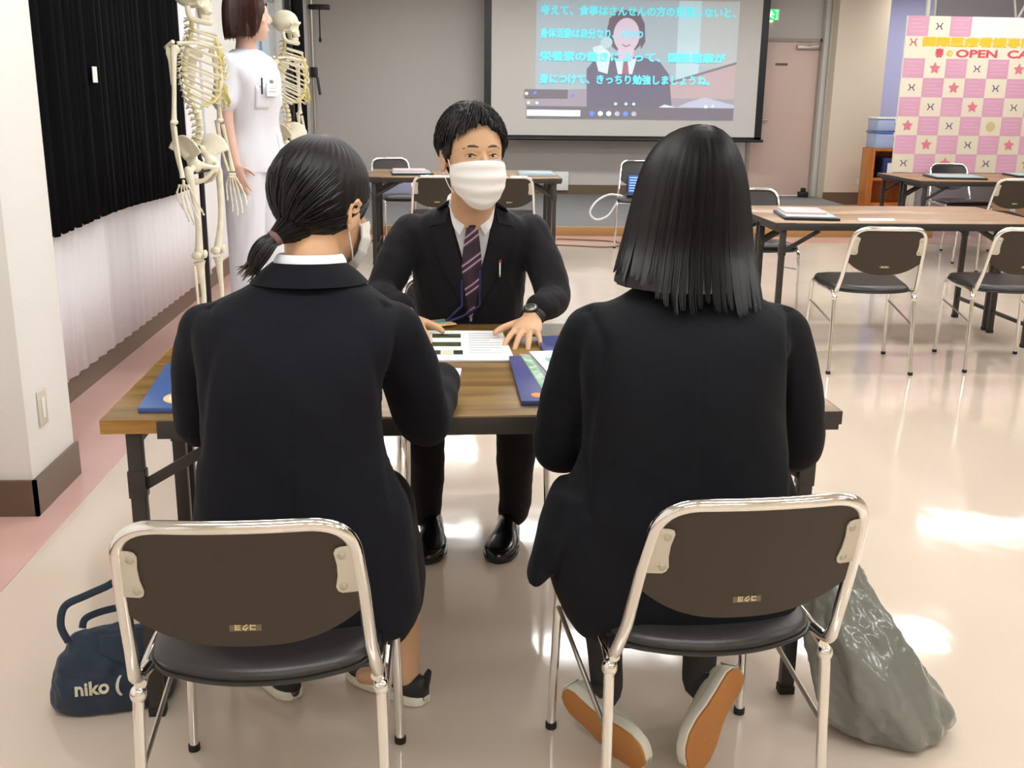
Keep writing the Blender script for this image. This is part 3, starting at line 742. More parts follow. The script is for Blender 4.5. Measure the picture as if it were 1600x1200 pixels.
def local(parent,H,mb,name,m,**k):
    mb.v=[tuple(H@Vector(v)-parent.location) for v in mb.v]; return mb.build(name,m,parent,**k)
FB=Surf(bpy.data.objects['body'].data,MX.location); HMi=HM.inverted(); HD=(HM.to_3x3()@Vector((0,-1,0))).normalized()
def fy(x,z):  # local depth of the face at (x,z)
    r=FB.t.ray_cast(HM@Vector((x,.2,z)),HD); return (HMi@r[0]).y
def fl(pts,off): return [(x,fy(x,z)+off,z) for x,z in pts]
for s in (-1,1):
    x0=s*.0305; zc=.0075; ye=fy(x0,zc)
    e=local(MX,HM,MB().ell((x0,ye-.0035,zc),(.0125,.0062,.0040),20,14),'eye','eye_white')
    for nm,m_,q in (('iris','iris',MB().ell((x0+.0025,ye+.0012,zc),(.0050,.0020,.0040),16,10)),
                    ('eyelid','brow',MB().tube(fl([(x0-.0135,zc-.0005),(x0-.007,zc+.0035),(x0,zc+.0048),(x0+.007,zc+.0035),(x0+.0135,zc-.0005)],.0012),[.0006,.0014,.0017,.0014,.0006],8)),
                    ('eyelid','skin',MB().tube(fl([(x0-.013,zc-.0045),(x0,zc-.0062),(x0+.013,zc-.0045)],.0),.0022,8)),
                    ('eyelid','skin',MB().tube(fl([(x0-.015,zc+.002),(x0-.007,zc+.0072),(x0,zc+.0086),(x0+.007,zc+.0072),(x0+.015,zc+.002)],.0),.0030,8))):
        q.v=[tuple(HM@Vector(v)-MX.location) for v in q.v]; q.build(nm,m_,e)
    local(MX,HM,MB().tube(fl([(s*.013,.0292),(s*.024,.0318),(s*.036,.0318),(s*.050,.0250)],.0002),[.0018,.0034,.0030,.0012],8,flat=.5),'eyebrow','brow_soft')
mask_part(HM,MX)
def tab(x,pts): return float(np.interp(x,[p[0] for p in pts],[p[1] for p in pts]))
def mline(az):
    a=abs(((az+PI)%(2*PI))-PI)*180/PI
    return tab(a,[(0,.080),(14,.076),(26,.062),(44,.052),(56,.040),(62,.006),(76,-.014),(86,.016),(104,.030),(118,.0),(135,-.045),(180,-.062)])
def mthick(az,th):
    a=abs(((az+PI)%(2*PI))-PI)*180/PI
    return tab(a,[(0,.012),(60,.011),(90,.014),(180,.016)])+ .008*max(0,math.cos(th))
hc=hair_cap(HM,mline,mthick,'hair','hair_black',MX,n=140,m=80,noise=.006,freq=17)
rnd=random.Random(3); g=MB()
for i in range(1500):
    az=rnd.uniform(-PI,PI); th=rnd.uniform(.05,1.35); L=rnd.uniform(.02,.04); pts=[]
    side=1 if az>-.4 else -1
    for k in range(5):
        t=k/4*L/.085; th2=th+t*1.0; az2=az+side*t*.35+.05*math.sin(i)
        z=.036+.087*math.cos(th2)
        if z<mline(az2)-.004+rnd.uniform(-.006,.002): break
        d=Vector((math.sin(th2)*math.sin(az2),math.sin(th2)*math.cos(az2),math.cos(th2)))
        tk=mthick(az2,th2)+.002+.003*math.sin(PI*k/4)*(1 if i%3 else 2)
        pts.append(HM@(Vector((d.x*.075,d.y*.096-.014,z))+d*tk))
    if len(pts)>2: g.tube(pts,[.0008]+[.0016]*(len(pts)-2)+[.0004],4,caps=False)
g.build('hair_tufts','hair_strand',hc,world=False,merge=False,ang=80); hc.children[-1].data.transform(Matrix.Translation(-MX.location))
# suit jacket
b=MB()
b.rings(interp_rings([(.055,3.20,.47,.18,.125),(.055,3.20,.60,.175,.13),(.052,3.17,.72,.165,.12),(.052,3.135,.85,.172,.118),(.055,3.11,.92,.19,.112),(.055,3.095,.975,.18,.095),(.055,3.085,1.01,.135,.075),(.056,3.07,1.035,.085,.062),(.056,3.065,1.045,.06,.05)]))
limb(b,[(.225,3.10,.950),(.268,3.06,.87),(.292,3.01,.79),(.282,2.965,.775),(.245,2.905,.770)],[.062,.056,.052,.048,.041]); limb(b,[(-.115,3.10,.950),(-.165,3.07,.87),(-.198,3.04,.79),(-.190,2.985,.775),(-.148,2.93,.770)],[.062,.056,.052,.048,.041])
def suit_fn(seed,A=.004):
    def fn(co,no):
        w1=wob(co,22,seed)*A*.6+wob(co*np.array([1.6,1.6,.7]),34,seed+4)*A*.4
        return co+no*w1[:,None]
    return fn
jm=organic(b,'jacket','suit_charcoal',.006,7,.5,suit_fn(1,.0045),MX.location); put(MX,'jacket',jm); SM=Surf(jm,MX.location)
patch(SM,[(-.005,1.045),(.006,.98),(.028,.90),(.048,.80),(.052,.70)],[(.118,1.045),(.108,.98),(.092,.90),(.068,.80),(.058,.70)],.0005,'shirt_front','shirt_grey',MX)
tm=bpy.data.materials.new('tie_striped'); tm.use_nodes=True; T_=tm.node_tree; Lk=T_.links.new
tc=nd(T_,'ShaderNodeTexCoord'); mp=nd(T_,'ShaderNodeMapping'); mp.inputs['Rotation'].default_value=(0,R(38),0); wv=nd(T_,'ShaderNodeTexWave'); wv.wave_type='BANDS'; wv.bands_direction='Z'; wv.inputs['Scale'].default_value=5.2; wv.inputs['Distortion'].default_value=0
cr=nd(T_,'ShaderNodeValToRGB'); cr.color_ramp.interpolation='CONSTANT'; e=cr.color_ramp.elements; e[0].position=0; e[0].color=(*lin((44,30,46)),1); e[1].position=.5; e[1].color=(*lin((70,34,54)),1)
q=e.new(.76); q.color=(*lin((168,150,174)),1); q=e.new(.93); q.color=(*lin((60,30,48)),1)
Lk(tc.outputs['Object'],mp.inputs[0]); Lk(mp.outputs[0],wv.inputs['Vector']); Lk(wv.outputs['Fac'],cr.inputs[0]); Lk(cr.outputs[0],T_.nodes['Principled BSDF'].inputs['Base Color']); T_.nodes['Principled BSDF'].inputs['Roughness'].default_value=.45
M['tie']=tm
patch(SM,[(.044,1.000),(.036,.955),(.028,.88),(.031,.80),(.044,.715)],[(.070,1.000),(.077,.955),(.084,.88),(.080,.80),(.062,.715)],.006,'necktie','tie',MX,bulge=.004)
kn=MB().ell((.057,SM.y(.057,1.00)-.012,.998),(.0205,.013,.019),18,12).build('tie_knot','tie',MX,world=True)
# shirt collar and lapels
for s in (-1,1):
    cx=.057
    patch(SM,[(cx+s*.010,1.018),(cx+s*.020,.992),(cx+s*.036,.962)],[(cx+s*.066,1.062),(cx+s*.060,1.01),(cx+s*.052,.982)],.010,'shirt_collar','shirt_white',MX,nu=8,nv=12,th=.003,default=3.015,bulge=.004)
    patch(SM,[(cx+s*.068,1.052),(cx+s*.056,.98),(cx+s*.036,.90),(cx+s*.012,.80),(cx,.715)],[(cx+s*.098,1.03),(cx+s*.118,.975),(cx+s*.098,.90),(cx+s*.056,.81),(cx+s*.006,.715)],.004,'lapel','suit_charcoal',MX,nu=8,nv=30,th=.004,bulge=.003)
    patch(SM,[(cx+s*.064,1.058),(cx+s*.068,1.03),(cx+s*.074,.995)],[(cx+s*.096,1.036),(cx+s*.112,1.008),(cx+s*.122,.985)],.010,'collar_notch','suit_charcoal',MX,nu=6,nv=12,th=.004,default=3.03)
collar_band((.056,3.05,1.03),'shirt_collar','shirt_white',MX,.060,-.015,.064,.036,.072,.010,a0=-.55,a1=3.7,tilt=-.012,ry=.95)
collar_band((.056,3.055,1.025),'jacket_collar','suit_charcoal',MX,.066,-.012,.070,.030,.100,-.012,a0=-.45,a1=3.6,tilt=-.012,ry=.9)
patch(SM,[(.118,.868),(.118,.858)],[(.172,.872),(.172,.862)],.001,'breast_pocket','suit_charcoal',MX,nu=10,nv=4,th=.003)
# cuffs, watch, pen, lanyard badge
tag(thing('wristwatch','x','wristwatch',tuple(WL),0),'black wristwatch on the man\'s left wrist, by the booklet','watch')
wt=bpy.data.objects['wristwatch']
fw=(Vector((.245,2.905,.770))-WL).normalized(); wc=WL+fw*.012
F=frame(wc,fw,(0,-.1,1)); g=MB()
for rr in (0,): 
    ring=[F@Vector((.033*math.cos(a),0,.024*math.sin(a))) for a in np.linspace(0,2*PI,33)]
g.tube(ring,.0035,8,up=tuple(fw)); g.rings([[F@Vector((r*math.cos(a),y,r*.74*math.sin(a))) for a in np.linspace(0,2*PI,33)[:-1]] for r,y in ((.031,-.011),(.0345,-.011),(.0345,.011),(.031,.011))],caps=False)
g.v=[tuple(Vector(v)-wt.location) for v in g.v]; g.build('strap','rubber',wt)
for nm,m_,r,h0,h1 in (('case','black_plastic',.0205,.019,.031),('bezel','dull_steel',.0165,.031,.0325),('dial','watch_dial',.0130,.0325,.0335)):
    if m_ not in M: mm('watch_dial',(70,74,76),.2)
    g=MB().tube([F@Vector((-.004,0,h0)),F@Vector((-.004,0,h1))],r,26); g.v=[tuple(Vector(v)-wt.location) for v in g.v]; g.build(nm,m_,wt,bevel=.0012)
pen=thing('pen','white and silver pen with a red cap clipped in the man\'s breast pocket','pen',(.137,SM.y(.137,.88)-.010,.87))
MB().tube([(0,0,-.03),(0,0,.012)],.0035,10).build('barrel','chrome',pen); MB().tube([(0,-.005,-.022),(0,-.005,.012)],.0018,8).build('clip','white_plastic',pen); MB().tube([(0,0,.012),(0,0,.027)],.0046,12).build('cap','pen_red' if 'pen_red' in M else mm('pen_red',(190,40,50),.4).name,pen,bevel=.001)
mm('lanyard',(44,38,92),.6)
ly=thing('name_badge','name badge on a dark blue lanyard, lying at the table edge before the man','name badge',(-.03,3.0,.705))
pts=[Vector((.028,SM.y(.028,z)-.012,z))-ly.location for z in np.linspace(.83,.75,5)]+[Vector((.0,3.035,.722))-ly.location,Vector((-.018,3.0,.712))-ly.location]
pt2=[Vector((.080,SM.y(.080,z)-.010,z))-ly.location for z in np.linspace(.86,.75,5)]+[Vector((.03,3.035,.718))-ly.location,Vector((-.01,3.005,.710))-ly.location]
MB().tube(pts,.0035,6,flat=.4).tube(pt2,.0035,6,flat=.4).build('lanyard','lanyard',ly)
MB().box(-.028,.028,-.038,.038,0,.004,mtx=Matrix.Rotation(.5,4,'Z')).build('card','badge_peach',ly,bevel=.001)
MB().box(-.016,.016,-.012,.02,.0041,.0047,mtx=Matrix.Rotation(.5,4,'Z')).build('photo','teal',ly)
# trousers and shoes
b=MB(); b.ell((.055,3.22,.50),(.19,.14,.09))
for s,kx,ax in ((-1,-.085,-.082),(1,.190,.196)):
    limb(b,[(.055+s*.095,3.2,.51),(kx,2.99,.515)],[.09,.072]); limb(b,[(kx,2.985,.505),(kx*.5+ax*.5,3.045,.32),(ax,3.10,.13),(ax-.004,3.115,.075)],[.072,.062,.052,.050])
put(MX,'trousers',organic(b,'trousers','trouser_dark',.007,6,.5,lambda co,no:co+no*(wob(co*np.array([1,1,1.2]),20,3)*.003)[:,None],MX.location))
shoe(MX,(-.070,3.165,0.001),(-.068,2.885,0.001),(0,0,1),.285,'leather'); shoe(MX,(.176,3.16,0.001),(.140,2.885,0.001),(0,0,1),.285,'leather')

# ---------------------------------------------------------------- student with the ponytail (left)
GL=thing('person','student in a navy blazer with black hair tied in a low ponytail, seen from behind','person',(-.27,1.85,0))
HL=headmtx((-.236,1.938,1.143),R(-27),R(-8),R(5),.965)
b=MB(); head_shells(b,HL)
b.tube([HL@Vector((0,-.02,-.05)),(-.25,1.905,1.05),(-.258,1.885,.99)],[.050,.050,.06],22)
b.rings(interp_rings([(-.27,1.79,.46,.16,.10),(-.27,1.79,.6,.14,.09),(-.275,1.80,.78,.135,.085),(-.27,1.84,.93,.155,.075),(-.262,1.87,.99,.09,.055)]))
KL=Vector((-.028,2.265,.738)); limb(b,[(-.125,1.87,.92),(-.062,1.97,.750),(-.052,2.03,.728),KL],[.038,.036,.034,.024]); limb(b,[(-.415,1.87,.92),(-.47,1.93,.745),(-.45,2.0,.735),(-.41,2.26,.752)],[.042,.038,.034,.024])
hand_shells(b,frame(KL,(-.02,1,-.10),(0,.1,1)),-1,curl=(.3,.3,.3,.3),sc=.92); hand_shells(b,frame((-.41,2.26,.752),(.25,1,-.15),(0,.2,1)),1,sc=.92)
for s,kx,ax,ay in ((-1,-.36,-.375,2.21),(1,-.18,-.108,2.17)):
    limb(b,[(-.27+s*.07,1.85,.50),(kx-s*.01,2.18,.475)],[.055,.042]); limb(b,[(kx-s*.01,2.18,.475),(ax*.7+kx*.3,2.19,.30),(ax,ay,.14),(ax,ay-.01,.07)],[.048,.046,.032,.031]); limb(b,[(ax,ay,.05),(ax-.10,ay+.04,.035)],[.026,.020])
put(GL,'body',organic(b,'body','skin',.0042,4,.5,None,GL.location))
mask_part(HL,GL)
TIE=Vector((-.020,-.088,-.056))
def lline(az):
    a=abs(((az+PI)%(2*PI))-PI)*180/PI
    return tab(a,[(0,.066),(34,.056),(52,.030),(66,.004),(78,-.006),(90,.004),(100,-.006),(112,-.034),(124,-.056),(140,-.074),(180,-.080)])
def lthick(az,th): return .010+.004*math.cos(th)
hc=hair_cap(HL,lline,lthick,'hair','hair_black',GL,n=120,m=70)
g=MB(); rnd=random.Random(5)
for i in range(620):
    az=rnd.uniform(-PI,PI); z0=lline(az)+.004 if abs(az)<1.9 else rnd.uniform(-.03,.08)
    c=max(-1,min(1,(z0-.036)/.087)); th=math.acos(c); d=Vector((math.sin(th)*math.sin(az),math.sin(th)*math.cos(az),math.cos(th)))
    e=(TIE-Vector((0,-.014,.036))); e=Vector((e.x/.075,e.y/.096,e.z/.087)).normalized()
    mid=(Vector((0,.15,.9)) if abs(az)<1.2 else d).normalized(); pts=[]
    K=12
    for k in range(K+1):
        t=k/K; v=d.slerp(e,t) if d.angle(e)<2.9 else d.lerp(e,t).normalized()
        v=(v+Vector((0,0,1))*.55*math.sin(PI*t)*(1 if abs(az)<1.3 else .25)).normalized()
        tk=.0115+.004*v.z+.0016*math.sin(i*1.7+t*2)
        pts.append(HL@(Vector((v.x*.075,v.y*.096-.014,.036+v.z*.087))+v*tk))
    g.tube(pts,[.0005]+[.0015]*(K-1)+[.001],4,caps=False)
o=g.build('hair_strands','hair_strand',hc,merge=False,ang=80); o.data.transform(Matrix.Translation(-GL.location))
Tw=HL@(TIE*1.0)+Vector((-.006,-.008,.0))
o=MB().tube([Tw+Vector((.008,.004,.003)),Tw+Vector((0,0,0)),Tw+Vector((-.009,-.004,-.004))],[.014,.0155,.014],16).build('hair_tie','hair_tie',hc); o.data.transform(Matrix.Translation(-GL.location))
o=MB().tube([HL@Vector((0,-.05,.0)),HL@Vector((-.006,-.070,-.034)),Tw],[.046,.030,.0135],20).build('gathered_hair','hair_black',hc); o.data.transform(Matrix.Translation(-GL.location))
g=MB()
for i in range(90):
    a=2*PI*i/90; A0=HL@Vector((0,-.05,.0)); A1=HL@Vector((-.006,-.070,-.034)); ax_=(Tw-A0).normalized(); u_=ax_.orthogonal().normalized(); v_=ax_.cross(u_)
    r_=rnd.uniform(1.0,1.09); g.tube(spline([c+(u_*math.cos(a)+v_*math.sin(a))*q*r_ for c,q in ((A0,.046),(A1,.030),(Tw,.0135))],4),.0013,4,caps=False)
o=g.build('gathered_strands','hair_strand',hc,merge=False,ang=80); o.data.transform(Matrix.Translation(-GL.location))
g=MB(); base=spline([Tw,Tw+Vector((-.013,-.010,-.009)),Tw+Vector((-.025,-.014,-.024)),Tw+Vector((-.036,-.014,-.042)),Tw+Vector((-.044,-.010,-.060))],5)
g.tube(base,[.011,.013,.0145,.013,.009,.003],14)
for i in range(160):
    a=rnd.uniform(0,2*PI); r=rnd.uniform(.6,1.12); w=rnd.uniform(.7,1.08); pts=[]
    for k,p in enumerate(base):
        t=k/(len(base)-1); q=.0095+.006*math.sin(PI*min(1,t*1.15))+.003*t
        if t>w: break
        pts.append(p+Vector((math.cos(a)*.75,math.sin(a),-math.cos(a)*.6))*q*r)
    g.tube(pts,[.001]+[.0014]*(len(pts)-2)+[.0004],4,caps=False)
o=g.build('ponytail','hair_strand',hc,merge=False,ang=80); o.data.transform(Matrix.Translation(-GL.location))
g=MB()
for i in range(40):
    a=rnd.uniform(0,2*PI); p=base[-6]+Vector((math.cos(a)*.009,math.sin(a)*.008,-math.cos(a)*.007)); g.tube([p,p+Vector((-.010,-.001,-.012)),p+Vector((-.022+rnd.uniform(-.006,.006),.002,-.022+rnd.uniform(-.012,.012)))],[.0013,.0012,.0003],4,caps=False)
o=g.build('ponytail_ends','hair_brown_end',hc,merge=False,ang=80); o.data.transform(Matrix.Translation(-GL.location))
def jacket_fn(seams,seed,ymax,A=.0035):
    def fn(co,no):
        z=co[:,2]
        w1=wob(co*np.array([1,1,.45]),20,seed)*A+wob(co,30,seed+2)*A*.35
        co=co+no*w1[:,None]
        for ln,dp,wd in seams: co=groove(co,no,ln,dp,wd,ymax)
        return co
    return fn
b=MB()
b.rings(interp_rings([(-.262,1.795,.400,.195,.120),(-.264,1.80,.44,.206,.130),(-.266,1.80,.52,.201,.125),(-.270,1.795,.63,.190,.112),(-.280,1.795,.75,.163,.103),(-.280,1.805,.85,.162,.105),(-.276,1.825,.92,.172,.103),(-.270,1.850,.965,.180,.088),(-.265,1.862,.992,.150,.074),(-.259,1.872,1.015,.108,.064),(-.255,1.88,1.035,.070,.056),(-.254,1.885,1.048,.055,.050)],e=2.5))
b.ell((-.395,1.862,.952),(.075,.062,.034)); b.ell((-.138,1.866,.952),(.072,.062,.034)); limb(b,[(-.430,1.865,.930),(-.456,1.89,.86),(-.470,1.915,.765),(-.462,1.95,.745),(-.43,2.20,.762)],[.056,.055,.050,.051,.044]); limb(b,[(-.106,1.870,.930),(-.082,1.905,.86),(-.062,1.965,.750),(-.052,2.03,.728),(-.026,2.215,.744)],[.056,.057,.057,.054,.042])
jm=organic(b,'blazer','suit_navy',.006,7,.5,jacket_fn([([(-.262,.99),(-.275,.8),(-.268,.42)],.0022,.003),([(-.425,.99),(-.405,.93),(-.425,.84),(-.44,.74)],.006,.010),([(-.115,.995),(-.132,.93),(-.118,.84),(-.112,.74),(-.10,.66)],.007,.010)],5,1.84),GL.location)
put(GL,'blazer',jm)
collar_band((-.253,1.893,1.040),'shirt_collar','shirt_white',GL,.050,-.02,.0555,.030,.066,.008,a0=2.2,a1=7.2,tilt=.004,ry=.95)
collar_band((-.255,1.888,1.030),'blazer_collar','suit_navy',GL,.056,-.02,.0645,.026,.105,-.010,a0=2.45,a1=6.95,tilt=.004,ry=.88)
b=MB(); b.ell((-.265,1.84,.50),(.185,.15,.065))
b.rings([rt(x,z,y,rx,rz,3.0) for (y,x,z,rx,rz) in ()] or [[(x+rx*math.copysign(abs(math.cos(a))**.7,math.cos(a)),y,z+rz*math.copysign(abs(math.sin(a))**.7,math.sin(a))) for a in np.linspace(0,2*PI,37)[:-1]] for (y,x,z,rx,rz) in ((1.84,-.265,.490,.185,.07),(1.95,-.264,.49,.19,.075),(2.05,-.262,.485,.19,.08),(2.16,-.262,.47,.182,.095),(2.24,-.262,.455,.17,.10),(2.27,-.262,.44,.16,.095))])
# the skirt falls over the seat edge beside the chair leg
b.rings([[( x0+rx*math.cos(a),y0+ry*math.sin(a),z) for a in np.linspace(0,2*PI,25)[:-1]] for z,x0,y0,rx,ry in ((.50,-.145,2.02,.07,.20),(.42,-.142,2.05,.078,.20),(.34,-.138,2.10,.078,.17),(.26,-.136,2.14,.070,.14),(.20,-.140,2.16,.056,.11))])
put(GL,'skirt',organic(b,'skirt','suit_navy',.008,6,.5,lambda co,no:co+no*(np.sin(co[:,0]*90)*.003*(co[:,2]<.47))[:,None],GL.location))
shoe(GL,(-.062,2.135,0.001),(-.245,2.285,0.001),(0,0,1),.245,'sneaker'); shoe(GL,(-.360,2.165,0.001),(-.50,2.35,0.001),(0,0,1),.245,'sneaker')

# ---------------------------------------------------------------- student with long loose hair (right)
GQ=thing('person','student in a black blazer with long loose black hair, seen from behind on the right','person',(.42,1.87,0))
HR=headmtx((.441,1.935,1.156),R(6),R(-6),0,.98)
b=MB(); head_shells(b,HR)
b.tube([HR@Vector((0,-.02,-.05)),(.435,1.905,1.05),(.43,1.885,.99)],[.050,.050,.06],22)
b.rings(interp_rings([(.42,1.80,.46,.17,.10),(.415,1.80,.6,.15,.09),(.42,1.80,.78,.14,.085),(.425,1.84,.93,.155,.075),(.43,1.87,.99,.09,.055)]))
limb(b,[(.265,1.865,.925),(.212,1.93,.70),(.22,2.0,.73),(.30,2.27,.752)],[.042,.038,.034,.024]); limb(b,[(.592,1.865,.925),(.655,1.93,.70),(.64,2.0,.73),(.55,2.27,.752)],[.042,.038,.034,.024])
hand_shells(b,frame((.30,2.27,.752),(.25,1,-.15),(0,.2,1)),1,sc=.92); hand_shells(b,frame((.55,2.27,.752),(-.25,1,-.15),(0,.2,1)),-1,sc=.92)
SH={}
CAMP=Vector((0,0,1.35))
for s,heel,toe in ((1,Vector((.622,2.005,.150)),Vector((.492,1.868,.030))),(-1,Vector((.238,2.035,.085)),Vector((.350,1.905,.040)))):
    d=(toe-heel).normalized(); nn=(CAMP-heel).normalized(); nn=(nn+(Vector((.40,0,-.60)) if s>0 else Vector((-.30,0,-.75)))).normalized(); nn=(nn-d*nn.dot(d)).normalized()
    SH[s]=(heel,toe,nn); ank=heel+d*.05-nn*.085; kx=.42+s*.085
    limb(b,[(.42+s*.08,1.86,.51),(kx,2.24,.50)],[.07,.05]); limb(b,[(kx,2.24,.50),((kx+ank.x)/2+s*.01,(2.24+ank.y)/2,.36),ank+Vector((0,.015,.06)),ank],[.048,.050,.034,.031]); limb(b,[ank+nn*.04,toe-d*.05-nn*.02],[.028,.022])
put(GQ,'body',organic(b,'body','skin_leg',.0045,4,.5,None,GQ.location))
for s in (1,-1):
    heel,toe,nn=SH[s]; d=(toe-heel).normalized(); ank=heel+d*.05-nn*.085
    shoe(GQ,heel,heel+d*.24,-nn,.240,'canvas')
    k=MB(); kx=.42+s*.085; a0=ank+Vector((0,.015,.06)); a1=Vector(((kx+ank.x)/2+s*.01,(2.24+ank.y)/2,.36)); lw=a0.lerp(a1,.30)
    k.tube(spline([ank+nn*.05,ank,a0,lw],5),[.036,.036,.036,.038,.043],20); k.v=[tuple(Vector(v)-GQ.location) for v in k.v]; k.build('sock','sock_dark',GQ)
b=MB()
b.rings(interp_rings([(.430,1.80,.385,.205,.120),(.425,1.80,.42,.222,.130),(.414,1.80,.49,.236,.130),(.412,1.80,.56,.234,.125),(.415,1.80,.63,.222,.115),(.420,1.795,.70,.198,.106),(.415,1.80,.80,.185,.104),(.413,1.81,.87,.186,.105),(.418,1.825,.93,.188,.102),(.424,1.845,.97,.178,.088),(.428,1.86,.997,.132,.07),(.430,1.875,1.02,.082,.060),(.432,1.885,1.04,.058,.052)],e=2.5))
b.ell((.288,1.860,.955),(.075,.062,.034)); b.ell((.562,1.860,.955),(.075,.062,.034)); limb(b,[(.252,1.862,.926),(.235,1.885,.85),(.214,1.91,.73),(.212,1.945,.690),(.235,2.05,.735),(.29,2.22,.765)],[.056,.060,.058,.056,.054,.043]); limb(b,[(.598,1.862,.926),(.630,1.885,.85),(.660,1.91,.73),(.662,1.945,.690),(.635,2.05,.735),(.56,2.22,.765)],[.058,.060,.057,.056,.054,.043])
b.rings([[(x+rx*math.cos(a)*c_-ry*math.sin(a)*s2,y+ry*math.sin(a)*c_+rx*math.cos(a)*s2,z) for a in np.linspace(0,2*PI,21)[:-1]] for x,y,z,rx,ry,c_,s2 in ((.225,1.80,.66,.045,.07,1,0),(.192,1.79,.58,.040,.07,1,0),(.166,1.782,.52,.028,.06,1,0),(.146,1.778,.488,.014,.05,1,0))])
jm=organic(b,'blazer','suit_navy2',.006,7,.5,jacket_fn([([(.425,.99),(.424,.8),(.425,.42)],.0022,.003),([(.235,1.0),(.262,.93),(.242,.84),(.232,.74),(.235,.64)],.007,.009),([(.610,1.0),(.592,.93),(.604,.84),(.612,.74),(.606,.6)],.008,.009)],9,1.85),GQ.location)
put(GQ,'blazer',jm)
b=MB()
b.rings([[(x+rx*math.copysign(abs(math.cos(a))**.7,math.cos(a)),y,z+rz*math.copysign(abs(math.sin(a))**.7,math.sin(a))) for a in np.linspace(0,2*PI,37)[:-1]] for (y,x,z,rx,rz) in ((1.74,.43,.485,.17,.045),(1.84,.42,.490,.20,.065),(1.95,.42,.49,.20,.07),(2.05,.42,.485,.20,.08),(2.16,.42,.47,.195,.095),(2.25,.42,.455,.18,.10),(2.28,.42,.44,.17,.095))])
put(GQ,'skirt',organic(b,'skirt','suit_navy2',.008,6,.5,lambda co,no:co+no*(np.sin(co[:,0]*110)*.003)[:,None],GQ.location))
mask_part(HR,GQ)
# long hair: base volume then strands following it; profile rows are (z, cx, cy, rx, ry)
prof=[(1.2995,.452,1.930,.002,.002),(1.2985,.450,1.931,.014,.016),(1.294,.448,1.932,.029,.034),(1.286,.445,1.933,.044,.050),(1.272,.442,1.933,.060,.068),(1.248,.439,1.932,.076,.088),(1.22,.437,1.930,.088,.099),(1.19,.436,1.928,.096,.104),(1.14,.434,1.924,.106,.106),(1.088,.431,1.917,.115,.106),(1.05,.427,1.897,.123,.112),(1.02,.423,1.880,.129,.116),(.99,.424,1.863,.130,.121),(.95,.426,1.852,.128,.139),(.90,.426,1.84,.12,.14)]
PS=np.array([spl1([p[i] for p in prof],6) for i in range(5)]).T
ARC=np.concatenate([[0],np.cumsum(np.hypot(np.diff(PS[:,0]),np.diff(PS[:,3])))]); 
def hv(a,t,k=1.,wav=1.):
    """a: 0 = side facing the camera, +-pi = face; t = arc length below the crown"""
    z,cx,cy,rx,ry=(float(np.interp(t,ARC,PS[:,i])) for i in range(5)); op=1.
    if z<1.235 and abs(a)>1.95: op=1-.30*min(1,(abs(a)-1.95)/.3)
    w_=1+wav*(.010*math.sin(a*9+z*6)+.008*math.sin(a*23+2)+.006*math.sin(a*41+z*9))*min(1,t/.08)
    return Vector((cx+rx*k*op*w_*math.sin(a),cy-ry*k*op*w_*math.cos(a),z))
def t_of(z): return float(np.interp(-z,-PS[:,0],ARC))
g=MB(); TM=t_of(1.022)
g.grid(lambda u,v:hv(-PI+2*PI*u,TM*v),120,60); hb=g.build('hair','hair_black',GQ,world=True,ang=80)
g=MB(); rnd=random.Random(11)
def endz(a):
    x=math.sin(a)
    base=.955+.008*math.sin(x*7+1)
    if x<-.55: base=.992+.05*max(0,-x-.8)
    elif x<-.3: base=.968
    if x>.5: base=.948
    return base
for i in range(3000):
    a=rnd.uniform(-2.2,2.2) if i%4 else rnd.uniform(-PI,PI); ez=endz(a)+.046+abs(rnd.gauss(0,.012))-.006
    if abs(a)>2.2: ez=1.20+rnd.uniform(-.02,.02)
    k=1.0+rnd.uniform(.005,.035); ph=rnd.uniform(0,6.28); am=rnd.uniform(0,.015); pts=[]; K=18; te=t_of(ez)
    cl=round(a/.115+.25*math.sin(a*3))*.115; h_=math.sin(cl*37.)*.5+.5
    te=t_of(ez-.012*h_+.004); a_end=a+(cl-a)*.62+rnd.gauss(0,.012)
    for j in range(K+1):
        q=(j/K); p=hv(a+(a_end-a)*q**5+am*math.sin(ph+q*5)*q*(1-q**4),te*q,k+.02*(1-q)**3+.02*(h_-.5)*q**4)
        if q>.84: c=(q-.84)/.16; p=p+Vector((0,.004*c*c*math.cos(a),0))
        pts.append(p)
    g.tube(pts,[.0006]+[.0012]*(K-1)+[.0003],4,caps=False)
o=g.build('hair_strands','hair_strand',hb,merge=False,ang=80); o.data.transform(Matrix.Translation(-GQ.location))
# ================================================================ END OF PEOPLE
# ================================================================ PROJECTION SCREEN
sx0,sx1,sy=.40,3.93,13.6
ps=thing('projection_screen','large white projection screen with black borders hanging on the back wall, picture projected','projection screen',((sx0+sx1)/2,sy,.80),0)
W2=(sx1-sx0)/2
mm('screen_white',(204,200,194),.8); 
MB().box(-W2,W2,0,.012,0,CEIL-.95).build('screen_sheet','screen_white',ps)
MB().box(-W2,-W2+.09,-.003,0,.0,CEIL-.95).box(W2-.09,W2,-.003,0,.0,CEIL-.95).box(-W2,W2,-.003,0,.0,.045).build('black_border','black_plastic',ps)
MB().tube([(-W2-.03,.006,.0),(W2+.03,.006,.0)],.018,12).build('bottom_bar','black_plastic',ps)
MB().box(-W2-.1,W2+.1,-.06,.10,CEIL-.95,CEIL-.81).build('housing','white_plastic',ps,bevel=.01)
